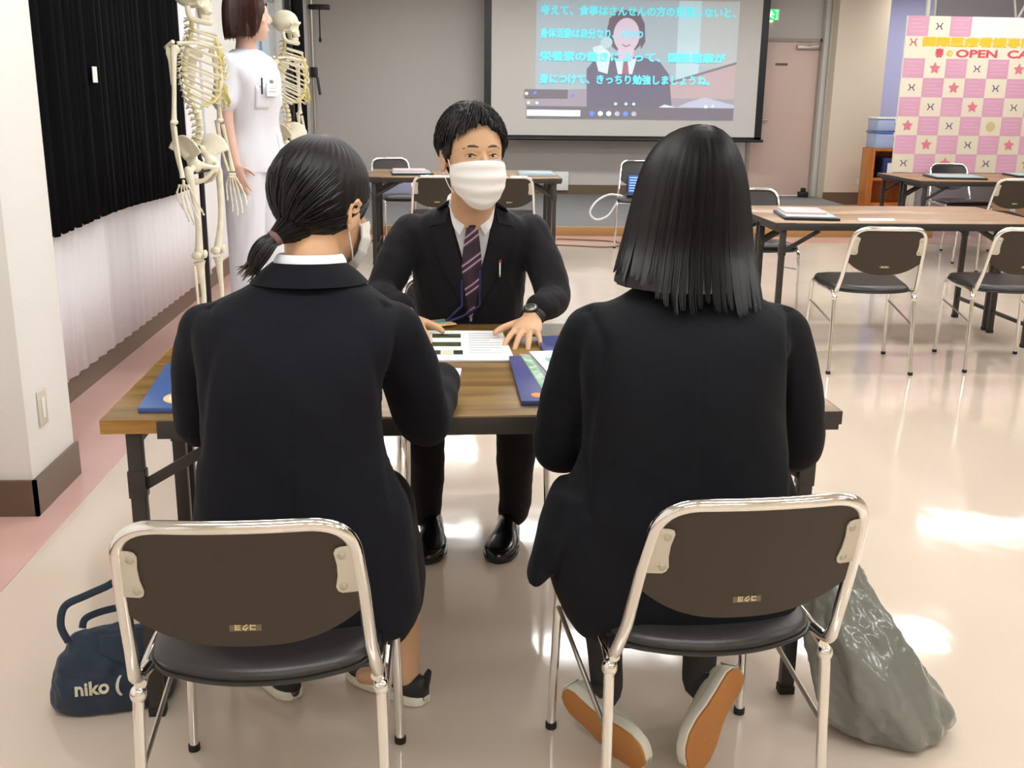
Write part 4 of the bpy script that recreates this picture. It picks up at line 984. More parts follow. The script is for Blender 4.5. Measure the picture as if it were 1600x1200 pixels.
# projected picture, laid on the sheet (local x -1.16..1.38, z .26..1.66)
def pm(k,c,e=.28): 
    M[k]=mat(k,c,.8,emit=c,estr=e); return k
pm('proj_bg',(178,192,200)); pm('proj_mid',(196,220,228)); pm('proj_wall',(190,196,196)); pm('proj_hair',(128,116,126),.22); pm('proj_skin',(222,206,222)); pm('proj_suit',(128,124,142),.22); pm('proj_shirt',(220,236,240)); pm('proj_desk',(172,164,176)); pm('proj_pink',(196,176,178)); pm('proj_text',(120,238,250),.4); pm('proj_white',(228,246,255),.5); pm('proj_dark',(136,130,138),.18); pm('proj_paper',(196,200,220)); pm('proj_tie',(176,130,146),.2); pm('proj_blue',(120,150,230),.4); pm('proj_line',(150,140,150),.15)
pic=link('projected_picture',None,ps); pic.location=(0,-.0035,0); LAY=[0]
def pp(name,m,poly):
    LAY[0]+=1; d=-.0006*LAY[0]; return MB().prism([(u,v) for u,v in poly],d,d-.0005,lambda u,v,q:(u,q,v)).build(name,m,pic,smooth=False)
def px2(x,y):  # photograph-like picture coordinates (0..310, 0..190 top to bottom) to sheet metres
    return (-1.13+x/310*2.53, 1.63-(y)/185*1.38)
def pr(name,m,x0,y0,x1,y1): return pp(name,m,[px2(x0,y0),px2(x1,y0),px2(x1,y1),px2(x0,y1)])
def pl(name,m,pts): return pp(name,m,[px2(*p) for p in pts])
pr('picture_ground','proj_bg',0,-5,308,185); pr('pale_panel','proj_mid',215,-5,250,130); pr('wall_panel','proj_wall',250,-5,308,100)
pl('pink_table','proj_pink',[(205,125),(308,92),(308,175),(190,175)]); pl('table_edge','proj_line',[(204,124),(308,90),(308,94),(204,128)])
pr('desk','proj_desk',0,150,308,178); pl('desk_slope','proj_desk',[(0,140),(120,135),(250,178),(0,178)])
import math as _m
def blob(cx,cy,rx,ry,n=24,a0=0,a1=2*PI): return [(cx+rx*_m.cos(a0+(a1-a0)*i/n),cy+ry*_m.sin(a0+(a1-a0)*i/n)) for i in range(n)]
pl('figure_suit','proj_suit',[(80,170),(78,105),(88,92),(112,84),(160,84),(190,92),(205,112),(212,170)])
pl('figure_hair','proj_hair',blob(136,45,29,33)); pl('figure_hair_top','proj_hair',[(108,45),(110,25),(122,13),(140,10),(156,16),(164,32),(166,60),(160,72),(156,50),(112,50),(108,66)])
pl('figure_neck','proj_skin',[(124,66),(150,66),(148,90),(126,90)]); pl('figure_face','proj_skin',blob(137,50,20,27))
pl('figure_shirt','proj_shirt',[(120,86),(137,92),(154,86),(148,112),(126,112)]); pl('figure_ribbon','proj_tie',[(134,90),(140,90),(143,112),(132,112)])
pl('figure_hand','proj_shirt',[(86,70),(100,66),(114,80),(110,112),(96,108)]); pl('figure_disc','proj_mid',blob(107,62,9,9))
pl('figure_smile','proj_tie',[(130,64),(137,67),(144,64),(143,66),(137,69),(131,66)])
pl('paper_heap','proj_paper',[(205,172),(236,156),(262,148),(308,160),(308,172)]); pl('paper_heap','proj_shirt',[(178,172),(200,160),(232,168),(236,173)])
pr('task_bar','proj_dark',-12,165,308,184); pr('window_panel','proj_dark',-16,138,50,152); pr('search_box','proj_white',-12,171,70,181)
for i,c in enumerate(('proj_blue','proj_white','proj_white','proj_paper','proj_blue','proj_paper')): pl('task_icon',c,blob(88+i*13,176,4,4,12))
for x,y,c in ((-13,145,'proj_white'),(0,144,'proj_blue'),(58,147,'proj_blue'),(-10,160,'proj_shirt'),(3,160,'proj_shirt'),(124,160,'proj_shirt'),(140,160,'proj_shirt'),(152,160,'proj_shirt'),(264,163,'proj_white'),(275,162,'proj_shirt')): pl('icon',c,blob(x,y,2.6,2.6,10))
for txt,y,x0,x1 in (("考えて、食事はさんせんの方の見直しないと、",14,6,302),("身体活動は自分なり、べつつ",50,6,162),("栄養素の働きによって、国民健康が",86,6,290),("身につけて、きっちり勉強しましょうね。",122,6,268)):
    LAY[0]+=1; a=px2(x0,y); b_=px2(x1,y)
    t=text_mesh('caption',txt,.118,'proj_text',pic,(a[0],-.0006*LAY[0],a[1]),(PI/2,0,0),depth=.0003,align='LEFT',fat=.0045)
    wd=max(v.co.x for v in t.data.vertices); t.scale=((b_[0]-a[0])/wd,1,1)
# exit sign
ex=thing('exit_sign','small lit green exit sign on the back wall above the pinkish door','exit sign',(4.05,YB-.005,2.34),0)
MB().box(-.10,.10,-.05,0,-.06,.08).build('housing','white_plastic',ex,bevel=.004)
gm=mat('exit_green',(0,190,90),.4,emit=(10,215,100),estr=1.4); wm_=mat('exit_white',(235,255,240),.4,emit=(235,255,235),estr=2.0)
MB().box(-.095,.095,-.053,-.0505,-.055,.075).build('face','exit_green' if 'exit_green' in M else gm,ex)
rm=MB(); f=lambda u,v,d:(u,d,v)
rm.prism(blob(-.004,.045,.012,.012,14),-.054,-.0545,f); rm.prism([(-.02,.03),(.012,.033),(.004,-.006),(-.014,-.008)],-.054,-.0545,f)
rm.prism([(.008,.03),(.034,.012),(.03,.004),(.004,.02)],-.054,-.0545,f); rm.prism([(-.018,.028),(-.044,.018),(-.038,.008),(-.012,.018)],-.054,-.0545,f)
rm.prism([(-.002,-.006),(.03,-.028),(.024,-.038),(-.010,-.012)],-.054,-.0545,f); rm.prism([(-.014,-.008),(-.03,-.042),(-.04,-.038),(-.02,0)],-.054,-.0545,f)
rm.build('running_figure',wm_,ex,smooth=False)
rm=MB(); 
for a,b_,c,d in ((.045,.075,-.045,-.038),(.045,.075,.055,.062),(.068,.075,-.045,.062)): rm.box(a,b_,-.0545,-.054,c,d)
rm.build('door_mark',wm_,ex)
MB().box(-.02,.03,-.04,-.01,-.075,-.061).build('lower_lamp',mat('exit_lamp',(255,240,170),.4,emit=(255,240,160),estr=2.),ex)

# ================================================================ CHECKED BANNER BOARD
BW,BH=2.6,1.44; bx,by,bz=4.26,10.2,.655
bn=thing('display_board','pink and cream checked display board with OPEN CAMPUS lettering, behind the far right table','display board',(bx,by,bz),R(1.5))
mm('banner_cream',(240,232,212),.45); mm('banner_pink',(226,172,200),.45,var=.03,vscale=3); mm('banner_line',(234,188,210),.45); mm('banner_star',(230,134,154),.45); mm('banner_mark',(96,78,120),.45); mm('banner_yellow',(240,206,60),.45); mm('banner_red',(226,92,104),.45); mm('banner_gold',(216,200,150),.5); mm('banner_glare',(246,244,244),.4)
MB().box(0,BW,0,.03,0,BH).build('panel','banner_cream',bn,bevel=.002)
sq=.2145; H0=.215
rows=[(BH-.215,BH)]+[( H0*4-H0*k+ .0, H0*5-H0*k) for k in range(0)]
sq=.208; BH_=BH-.002
zs=[BH-.18]+[BH-.18-.20-.1765*(k+1) for k in range(6)]
hgt=[.18]+[.1765]*6
sq=.208
def bsq(mb,c,z0,z1): mb.box(c*sq+.0,(c+1)*sq,-.0015,0,z0,z1)
pk=MB(); lnm=MB()
for r,(z0,h) in enumerate(zip(zs,hgt)):
    for c in range(12):
        pink=(c%2==0) if r in (0,1,3,5) else (c%2==1)
        if r==0 and 3<=c<=7: continue
        if pink:
            bsq(pk,c,z0,z0+h)
            for q in (.22,.42,.60,.80): lnm.box(c*sq+.03,(c+1)*sq-(.03 if q!=.60 else .07),-.0022,-.0015,z0+h*q,z0+h*q+.008)
pk.build('pink_squares','banner_pink',bn); lnm.build('fine_print','banner_line',bn)
MB().box(3*sq,8*sq,-.0012,0,zs[0],BH).build('glare_strip','banner_glare',bn)  # overexposed glare on the top row, painted as flat white
def star(c,z,R_=.056,m='banner_star'):
    pts=[]
    for i in range(10):
        a=PI/2+i*PI/5; r=R_ if i%2==0 else R_*.52; pts.append((c+r*math.cos(a),z+r*math.sin(a)))
    MB().prism(pts,-.0005,-.003,lambda u,v,d:(u,d,v)).build('star',m,bn,smooth=False)
def mark(c,z,s=1,m='banner_mark'):
    g=MB()
    for q,o in ((-1,-.040),(1,.040)):
        ring=[(c+s*(o+.026*math.cos(a)*q*-1),z+s*.030*math.sin(a)) for a in np.linspace(-1.25,1.25,9)]
        g.tube([(x,-.002,zz) for x,zz in ring],.0045*s,6,flat=.4)
    g.tube([(c-s*.012,-.002,z),(c+s*.012,-.002,z)],.0045*s,6,flat=.4)
    g.build('emblem',m,bn)
k=0
for r,(z0,h) in enumerate(zip(zs,hgt)):
    for c in range(12):
        pink=(c%2==0) if r in (0,1,3,5) else (c%2==1)
        if pink or (r==0 and 3<=c<=7): continue
        cx_,cz_=(c+.5)*sq,z0+h/2; n_=(c//2+ (0 if r in (0,) else {1:1,2:0,3:0,4:1,5:1,6:0}[r]))
        if r==0: mark(cx_,cz_)
        elif r==4 and c==4: MB().tube([(cx_,-.0005,cz_),(cx_,-.003,cz_)],.045,20).build('emblem','banner_gold',bn)
        elif n_%2==1: star(cx_,cz_)
        else: mark(cx_,cz_)
zt_=zs[0]-.055; mark(.075,zt_,1.1,'banner_red')
t=text_mesh('banner_lettering','国際医療看護専門学校　春のオープン',.088,'banner_yellow',bn,(.16,-.002,zt_),(PI/2,0,0),depth=.0006,align='LEFT',fat=.005); wd=max(v.co.x for v in t.data.vertices); t.scale=(2.35/wd,1,1)
t=text_mesh('banner_lettering','春',.085,'banner_red',bn,(.34,-.002,zt_-.10),(PI/2,0,0),depth=.0006,bold=.003)
t=text_mesh('banner_lettering','の',.070,'banner_yellow',bn,(.44,-.002,zt_-.10),(PI/2,0,0),depth=.0006,bold=.003)
t=text_mesh('banner_lettering','OPEN  CAMPUS',.095,'banner_red',bn,(.50,-.002,zt_-.10),(PI/2,0,0),depth=.0006,align='LEFT',bold=.003); wd=max(v.co.x for v in t.data.vertices); t.scale=(1.12/wd,1,1)
for x in (.25,1.3,2.35):
    MB().box(x-.02,x+.02,.031,.06,-.655,BH+.0).build('post','trim_white',bn); MB().box(x-.03,x+.03,-.15,.45,-.655,-.635).build('foot','trim_white',bn,bevel=.003)
MB().box(.20,.23,.06,.09,-.655,2.05).build('tall_pole','trim_white',bn,bevel=.003)
for a,b_ in (((1.13,.15,1.44),(1.0,.15,2.05)),((1.15,.15,1.44),(1.42,.15,2.05)),((1.60,.15,1.42),(2.0,.15,2.05)),((1.15,.15,1.44),(1.15,.06,.4)),((1.60,.15,1.42),(1.60,.06,.4))): MB().bar(a,b_,.02,.012).build('brace','trim_white',bn)
pt=thing('partition','tall grey folding partition standing behind the checked display board','partition',(5.05,11.4,0),0)
mm('partition_grey',(168,166,178),.7); MB().box(0,1.9,0,.03,.06,2.5).build('panel','partition_grey',pt,bevel=.003); MB().box(2.0,3.6,0,.03,.06,2.5).build('panel','partition_grey',pt,bevel=.003)
for x in (0,1.95,3.6): MB().tube([(x,.015,0),(x,.015,2.52)],.018,10).build('post','dull_steel',pt)
# shelf, storage boxes
sh=thing('bookcase','orange wooden bookcase between the beige pillar and the checked board','bookcase',(5.07,12.75,0),0)
for a in ((0,.03,0,.35,0,.76),(.57,.60,0,.35,0,.76)): MB().box(*a).build('side_panel','shelf_wood',sh,bevel=.002)
for z in (.08,.38,.73): MB().box(.03,.57,0,.35,z,z+.03).build('shelf','shelf_wood',sh,bevel=.002)
MB().box(.03,.57,.33,.35,.08,.76).build('back_panel','shelf_wood',sh)
mm('navy_box',(40,52,92),.5); mm('pale_blue',(170,184,214),.35); mm('lid_blue',(90,124,186),.35); mm('carton',(196,160,120),.7)
bx2=thing('file_box','dark blue file box inside the orange bookcase','box',(5.22,12.77,.411),0); MB().box(0,.26,0,.25,0,.24).build('body','navy_box',bx2,bevel=.004); MB().box(.05,.12,-.003,0,.06,.18).build('label','paper',bx2)
for z,l,m_,h in ((.76,'pale blue lidded storage box on the orange bookcase, lower of two','pale_blue',.20),(.965,'whitish storage box with blue base stacked on the pale blue box','white_plastic',.16)):
    q=thing('storage_box',l,'box',(5.08,12.77,z),0,'storage boxes on the bookcase'); MB().box(.02,.54,0,.32,0,h-.02).build('body','pale_blue',q,bevel=.012); MB().box(.01,.55,-.01,.33,h-.02,h).build('lid','lid_blue' if h>.17 else 'white_plastic',q,bevel=.004); MB().box(.22,.34,-.014,-.008,h-.06,h-.01).build('latch','white_plastic',q)
q=thing('cardboard_box','brown cardboard box on the floor under the far right table at the photo edge','box',(5.75,10.7,0),R(5)); MB().box(0,.45,0,.35,0,.34).build('carton','carton',q,bevel=.003); MB().box(.19,.26,-.001,.351,.34,.341).build('tape','banner_gold',q)
tag(MB().box(-.06,.06,-.05,.05,0,.07).box(-.03,.03,-.03,.03,.07,.12).build('door_stop','rubber',bevel=.01),'small black door stop on the stage beside the door frame','door stop'); bpy.data.objects['door_stop'].location=(4.60,13.8,.08)
tag(MB().box(-.2,.0,-.03,0,0,.24).build('wall_box','white_plastic',bevel=.004),'white box low on the back wall, right of the far left table','box'); bpy.data.objects['wall_box'].location=(1.52,13.985,.13)
q=thing('storage_case','pale lavender flat case standing on the stage behind the far left table','case',(-1.05,13.5,.08),0); mm('lavender_plastic',(168,166,196),.4); MB().box(0,.62,0,.22,0,.30).build('body','lavender_plastic',q,bevel=.01); MB().box(.24,.38,-.015,0,.18,.22).build('handle','dull_steel',q,bevel=.003)
# fittings near the far left corner
q=thing('wall_pipe','thin vertical metal pipe with black clamps near the far left corner','pipe',(XL+.045,13.3,0),0)
MB().tube([(0,0,.0),(0,0,2.74)],.02,10).build('pipe','dull_steel',q)
MB().box(-.03,.05,-.05,.05,1.50,1.62).build('clamp','black_plastic',q,bevel=.01); MB().tube([(.05,-.03,1.50),(.08,-.05,1.30)],.016,8).build('strap','black_plastic',q)
MB().box(-.03,.22,-.04,.04,2.27,2.33).build('bracket','black_plastic',q,bevel=.01); MB().tube([(.10,-.04,2.3),(.10,-.04,1.95)],.008,6).build('cord','black_plastic',q); MB().ell((.10,-.04,1.93),(.018,.018,.03)).build('pull','black_plastic',q)

# ================================================================ BAGS
gb=thing('tote_bag','dark blue fabric bag with cream lettering on the floor left of the front left chair','bag',(-.775,2.20,0),R(12))
mm('bag_navy',(36,50,66),.85,bump=.0006,bscale=300,sheen=.1,var=.1,vscale=30); mm('cream_print',(214,206,184),.6)
b=MB(); rg=[]
for z,rx,ry,cx in ((.0,.115,.070,0),(.006,.130,.082,0),(.03,.136,.088,0),(.08,.128,.080,0),(.12,.112,.062,.003),(.145,.098,.044,.006),(.165,.086,.028,.010),(.175,.078,.016,.012)):
    rg.append([(cx+rx*math.copysign(abs(math.cos(a))**.6,math.cos(a)),ry*math.copysign(abs(math.sin(a))**.7,math.sin(a)),z) for a in np.linspace(0,2*PI,45)[:-1]])
b.rings(rg); me=organic(b,'body','bag_navy',.005,4,.5,lambda co,no:co+no*(wob(co,38,2)*.006+wob(co*np.array([1,1,.4]),70,6)*.0025)[:,None]*np.clip(co[:,2:3]/.03,0,1)); bd=put(gb,'body',me); BS=Surf(me,(0,0,0))
g=MB()
def flp(u,v): x=-.02+.13*u; z=.172-.062*v*(1-.5*abs(2*u-1)); return (x,BS.y(x,z,1,-.02)-.005-.004*math.sin(PI*v),z)
g.grid(flp,10,8); o=g.build('flap','bag_navy',gb); md=o.modifiers.new('s','SOLIDIFY'); md.thickness=.003; me=evalmesh(o,'flap'); o.modifiers.clear(); o.data=me
t=text_mesh('lettering','niko (',.042,'cream_print',bd,(0,0,0),(0,0,0),depth=.0004,align='LEFT',bold=.0012)
for v in t.data.vertices:
    x=v.co.x-.075; z=v.co.y+.072+.03*(v.co.x); v.co=(x,BS.y(x,z,1,-.08)-.0030-v.co.z*2,z)
g=MB(); 
for P in ([(-.085,-.02,.16),(-.098,-.015,.20),(-.088,0,.238),(-.045,.0,.258),(.0,.0,.275),(.035,.005,.286),(.075,.01,.25),(.09,.01,.17)],[(-.06,.02,.17),(-.05,.03,.19),(0,.04,.20),(.06,.04,.20),(.09,.03,.17)]):
    g=MB().tube(spline(P,6),.0085,8,flat=.4,up=(1,0,.4)); g.build('handle','bag_navy',gb)
MB().ell((.045,BS.y(.045,.13,1,-.05)-.004,.128),(.004,.002,.004),10,6).build('button','label_gold',gb)
# grey plastic bag leaning on the table leg
pb=thing('plastic_bag','shiny grey plastic bag slumped to the floor right of the front right chair','bag',(.94,2.02,0))
mm('grey_plastic',(112,115,108),.17,bump=.0045,bscale=15,spec=.6,coat=.3,detail=2,stretch=(1.6,1.6,.5))
b=MB(); Cn=[(.815,2.10,.455,.020,.03),(.812,2.09,.43,.036,.04),(.820,2.07,.37,.058,.05),(.838,2.05,.31,.078,.07),(.862,2.03,.25,.098,.09),(.888,2.02,.19,.114,.105),(.912,2.01,.12,.128,.115),(.928,2.01,.06,.134,.115),(.938,2.01,.02,.122,.105),(.940,2.01,.002,.098,.09)]
rg=[]
cc=[spl1([r[i] for r in Cn],5) for i in range(5)]
for i in range(len(cc[0])):
    cx,cy,z,rx,ry=(c[i] for c in cc); r_=[]
    for j in range(120):
        a=2*PI*j/120; f1=1-2*abs(math.sin(a*2.5+z*5+.4)); f2=1-2*abs(math.sin(a*4.5-z*7+1.1)); pl_=1+(.085*f1+.05*f2+.02*math.sin(a*13+z*18))*min(1,z/.05+.25)
        sk=.035*max(0,.14-z)/.14
        r_.append((cx+sk+rx*pl_*math.cos(a),cy+ry*pl_*math.sin(a),max(.001,z)))
    rg.append(r_)
b.rings(rg)
def bagfn(co,no):
    p=co*np.array([1,1,1]); r1=1-np.abs(wob(p*np.array([1,1,.5]),14,7))*2; r2=1-np.abs(wob(p,34,3))*2
    k=np.clip(co[:,2:3]/.03,0.1,1); q=co+no*((r1*.007+r2*.0022)[:,None])*k; q[:,2]=np.maximum(q[:,2],.001); return q
put(pb,'body',organic(b,'body','grey_plastic',.005,3,.5,bagfn,pb.location))
# ================================================================ END OF PROPS
# ================================================================ ANATOMY SKELETONS
mm('bone',(236,230,208),.45,var=.08,vscale=18,spec=.4); mm('cartilage',(218,206,130),.45)
sk=thing('anatomy_skeleton','x','skeleton',(-1.02,4.55,.19),R(-118))
spv=spline([(0,-.045,.985),(0,-.015,1.05),(0,-.018,1.12),(0,-.05,1.22),(0,-.072,1.33),(0,-.05,1.43),(0,-.022,1.50),(0,-.018,1.56)],6)
def ev(pts,n):
    d=[0]; 
    for a,b in zip(pts,pts[1:]): d.append(d[-1]+(b-a).length)
    out=[]
    for k in range(n):
        t=d[-1]*k/(n-1); i=max(0,min(len(pts)-2,int(np.searchsorted(d,t))-1)); f=(t-d[i])/max(1e-6,d[i+1]-d[i]); out.append(pts[i].lerp(pts[i+1],f))
    return out
VP_=ev(spv,22)
for i,p in enumerate(VP_):
    r=.021-.010*i/21; q=VP_[min(i+1,21)]-VP_[max(i-1,0)]; q.normalize(); hh=.010 if i<5 else .0085
    g=MB().tube([p-q*hh,p-q*hh*.6,p+q*hh*.6,p+q*hh],[r,r*.86,r*.86,r],12)
    g.tube([p,p+Vector((0,-.022,-.004)),p+Vector((0,-.04,-.014))],[.008,.006,.004],6)
    for s in (-1,1): g.tube([p+Vector((0,-.012,0)),p+Vector((s*.03,-.018,0))],[.006,.004],6)
    g.build('vertebra','bone',sk)
MB().tube(VP_,.011,8).build('spinal_cord','cartilage',sk)
def ribpts(i,s):
    t=i/11; k=int(6+ (20-6)*(1-t)) ; p=VP_[min(19,max(6,int(round(19-i*1.12))))]
    w=[.062,.088,.104,.116,.124,.130,.134,.134,.130,.122,.105,.085][i]; dp=[.085,.105,.12,.13,.138,.142,.144,.142,.135,.12,.09,.06][i]; dz=[.03,.045,.06,.075,.085,.095,.10,.105,.105,.10,.07,.05][i]
    end=[1.10,1.05,1.02,1.0,.98,.96,.93,.84,.76,.66,.42,.30][i]
    out=[]
    for q in range(15):
        u=q/14*end; a=-PI/2+u*PI*.93
        x=s*(w*math.cos(a)*1.0+.012*(1-u)); y=p.y+dp*(.62+.66*math.sin(a))*1.0+.01-(0 if u>.05 else .0); z=p.z+.012-dz*u**1.1*1.25
        out.append(Vector((x,y-.055*(1-u)*0,z)))
    out[0]=Vector((s*.014,p.y-.012,p.z)); return out
stz=[1.405,1.385,1.36,1.335,1.31,1.29,1.275]
for i in range(12):
    for s in (-1,1):
        P=ribpts(i,s); MB().tube(P,[.0045]+[.0058]*13+[.005],8,flat=.55).build('rib','bone',sk)
        if i<7: MB().tube(spline([P[-1],P[-1].lerp(Vector((s*.014,.105,stz[i])),.5)+Vector((0,.010,-.012)),Vector((s*.012,.108-.0,stz[i]))],4),.0055,8).build('costal_cartilage','cartilage',sk)
        elif i<10: MB().tube(spline([P[-1],P[-1]+Vector((-s*.025,.012,.02)),Vector((s*.03,.10,1.235-.012*(i-7)))],4),.0055,8).build('costal_cartilage','cartilage',sk)
MB().tube([(0,.095,1.425),(0,.103,1.40),(0,.112,1.34),(0,.114,1.28),(0,.108,1.245)],[.020,.026,.016,.017,.006],12,flat=.35,up=(1,0,0)).build('sternum','bone',sk)
def lb(name,P,r,par=sk,k=4,ends=None,m='bone'):
    g=MB().tube(spline(P,k),spl1(r,k),10)
    for c,rr in (ends or []): g.ell(c,rr,12,8)
    return g.build(name,m,par)
for s in (-1,1):
    lb('clavicle',[(s*.012,.095,1.425),(s*.07,.085,1.44),(s*.12,.04,1.45),(s*.165,-.005,1.445)],[.009,.007,.007,.009])
    MB().prism([(.055,1.425),(.15,1.44),(.165,1.40),(.125,1.37),(.105,1.27),(.085,1.26),(.06,1.33)],0,.006,lambda u,v,d:(s*u,-.105+.35*(u-.05)+d,v)).tube([(s*.06,-.108,1.405),(s*.12,-.09,1.43),(s*.172,-.02,1.452)],[.004,.008,.010],8).build('scapula','bone',sk,bevel=.002,seg=1)
    lb('humerus',[(s*.178,-.012,1.415),(s*.19,-.012,1.385),(s*.200,-.015,1.25),(s*.212,-.018,1.13),(s*.214,-.018,1.105)],[.020,.014,.0105,.012,.018],ends=[((s*.174,-.012,1.418),(.022,.022,.022)),((s*.214,-.018,1.105),(.028,.014,.013))])
    lb('radius',[(s*.224,-.012,1.085),(s*.236,.005,.97),(s*.240,.02,.86)],[.010,.007,.012]); lb('ulna',[(s*.205,-.030,1.105),(s*.215,-.02,.97),(s*.220,.008,.86)],[.013,.007,.008])
    g=MB()
    for c in range(8): g.ell((s*(.222+.008*(c%4)),.012+.005*(c%4),.845-.012*(c//4)),(.007,.007,.007),8,6)
    for f_ in range(5):
        dx=(f_-2)*.0105; L=[.07,.105,.115,.108,.085][f_]; P=[Vector((s*.232,.018+dx*1.0,.83)),Vector((s*.236,.024+dx*1.9,.83-L*.50)),Vector((s*.232,.034+dx*2.3,.83-L*1.0)),Vector((s*.222,.044+dx*2.4,.83-L*1.35)),Vector((s*.212,.048+dx*2.4,.83-L*1.6))]
        for a,b_ in zip(P,P[1:]): g.tube([a,a.lerp(b_,.15),a.lerp(b_,.5),a.lerp(b_,.85),b_],[.0055,.005,.0032,.0045,.005],7)
    g.build('hand','bone',sk)
    lb('femur',[(s*.085,-.002,.905),(s*.115,-.004,.888),(s*.138,-.004,.868),(s*.132,.004,.80),(s*.112,.008,.64),(s*.095,-.004,.52),(s*.092,-.006,.49)],[.020,.014,.020,.0155,.0125,.018,.026],ends=[((s*.083,-.002,.908),(.024,.024,.024)),((s*.141,-.008,.885),(.014,.018,.022)),((s*.073,-.01,.485),(.017,.026,.021)),((s*.110,-.01,.485),(.017,.026,.021))])
    MB().ell((s*.092,.026,.495),(.018,.009,.020),12,8).build('patella','bone',sk)
    lb('tibia',[(s*.092,-.008,.455),(s*.090,-.004,.42),(s*.088,.002,.28),(s*.088,-.008,.11),(s*.086,-.010,.085)],[.030,.018,.0115,.011,.020]); lb('fibula',[(s*.118,-.02,.44),(s*.114,-.016,.27),(s*.110,-.020,.075)],[.010,.006,.010])
    g=MB(); g.ell((s*.088,-.045,.035),(.020,.034,.022),12,8); g.ell((s*.088,.0,.055),(.022,.03,.02),12,8)
    for c in range(4): g.ell((s*(.075+.012*c),.035,.042),(.010,.018,.012),10,6)
    for f_ in range(5):
        x=.068+.0125*f_; L=.105-.012*f_; g.tube([(s*x,.045,.042),(s*(x+.002),.045+L*.62,.018),(s*(x+.003),.045+L,.012),(s*(x+.003),.045+L*1.25,.009)],[.008 if f_==0 else .006,.005,.006,.005],7)
    g.build('foot','bone',sk)
# pelvis
b=MB(); b.tube([(0,-.05,1.0),(0,-.072,.95),(0,-.07,.90),(0,-.045,.87)],[.048,.040,.026,.010],14,flat=.45,up=(1,0,0))
for s in (-1,1):
    n=12
    def wing(u,v):
        a=-1.05+2.25*u; R1=.085*v+.02; return (s*(.062+.070*v*(.75+.25*math.cos(a))+.012*math.sin(a*2)*v), -.028+.105*math.sin(a)*v*(.92), .925+ .125*math.cos(a)*v*(.98))
    gr=MB(); gr.grid(lambda u,v:wing(u,v),16,8); nn_=len(gr.v)
    vs=gr.v+[(x+s*.011,y,z-.002) for x,y,z in gr.v]; fs=gr.f+[tuple(i+nn_ for i in q[::-1]) for q in gr.f]; W=9
    rim=list(range(W))+[i*W+8 for i in range(1,17)]+[16*W+j for j in range(7,-1,-1)]+[i*W for i in range(15,0,-1)]
    fs+=[(a,b2,b2+nn_,a+nn_) for a,b2 in zip(rim,rim[1:]+rim[:1])]; b.add(vs,fs)
    b.ell((s*.078,-.005,.905),(.030,.034,.034)); b.tube([(s*.075,-.025,.895),(s*.065,-.045,.855),(s*.052,-.03,.825),(s*.040,.015,.835),(s*.022,.045,.87),(s*.004,.055,.885)],[.020,.017,.018,.011,.011,.013],12); b.tube([(s*.075,.015,.91),(s*.045,.045,.90),(s*.004,.058,.893)],[.018,.011,.012],12)
    b.tube([(s*.05,-.055,.98),(s*.09,-.06,.97),(s*.09,-.03,.94)],[.02,.018,.02],12)
put(sk,'pelvis',organic(b,'pelvis','bone',.0055,2,.5))
# skull and jaw
b=MB(); Hs=Matrix.Translation((0,.012,1.655))
b.ell((0,-.012,1.675),(.069,.088,.070),24,16); b.ell((0,.03,1.665),(.056,.05,.045)); b.ell((0,.058,1.62),(.036,.026,.038)); b.tube([(0,.06,1.60),(0,.072,1.578)],[.028,.024],14,flat=.7)
for s in (-1,1):
    b.tube([(s*.045,.062,1.648),(s*.058,.045,1.625),(s*.040,.062,1.605)],[.009,.009,.010],10); b.tube([(s*.056,.045,1.62),(s*.066,.0,1.618)],[.006,.006],8); b.tube([(s*.012,.075,1.66),(s*.035,.078,1.668),(s*.055,.055,1.655)],[.008,.009,.008],10)
def skf(co,no):
    d=np.zeros(len(co))
    for s in (-1,1): d+=.028*np.exp(-(((co[:,0]-s*.029)/.017)**2+((co[:,2]-1.640)/.015)**2))*(co[:,1]>.035)
    d+=.020*np.exp(-((co[:,0]/.010)**2+((co[:,2]-1.610)/.016)**2))*(co[:,1]>.05)
    for s in (-1,1): d2=np.exp(-(((co[:,1]-.015)/.03)**2+((co[:,2]-1.625)/.022)**2))*(np.sign(co[:,0])==s); co[:,0]-=s*.010*d2
    co[:,1]-=d; return co
skull=put(sk,'skull',organic(b,'skull','bone',.0045,2,.5,skf))
b=MB(); 
b.tube(spline([(-.052,-.005,1.612),(-.053,.0,1.575),(-.046,.018,1.553),(-.028,.058,1.543),(0,.074,1.541),(.028,.058,1.543),(.046,.018,1.553),(.053,0,1.575),(.052,-.005,1.612)],5),.0095,10,flat=1.4)
b.build('jaw','bone',sk)
for zc_,nm in ((1.570,'teeth'),(1.561,'teeth')):
    g=MB()
    for k in range(12):
        a=-1.1+2.2*k/11; g.box(-.0035,.0035,-.003,.003,-.0045,.0045,mtx=Matrix.Translation((.030*math.sin(a),.036+.036*math.cos(a),zc_))@Matrix.Rotation(-a,4,'Z'))
    g.build(nm,'bone',skull)
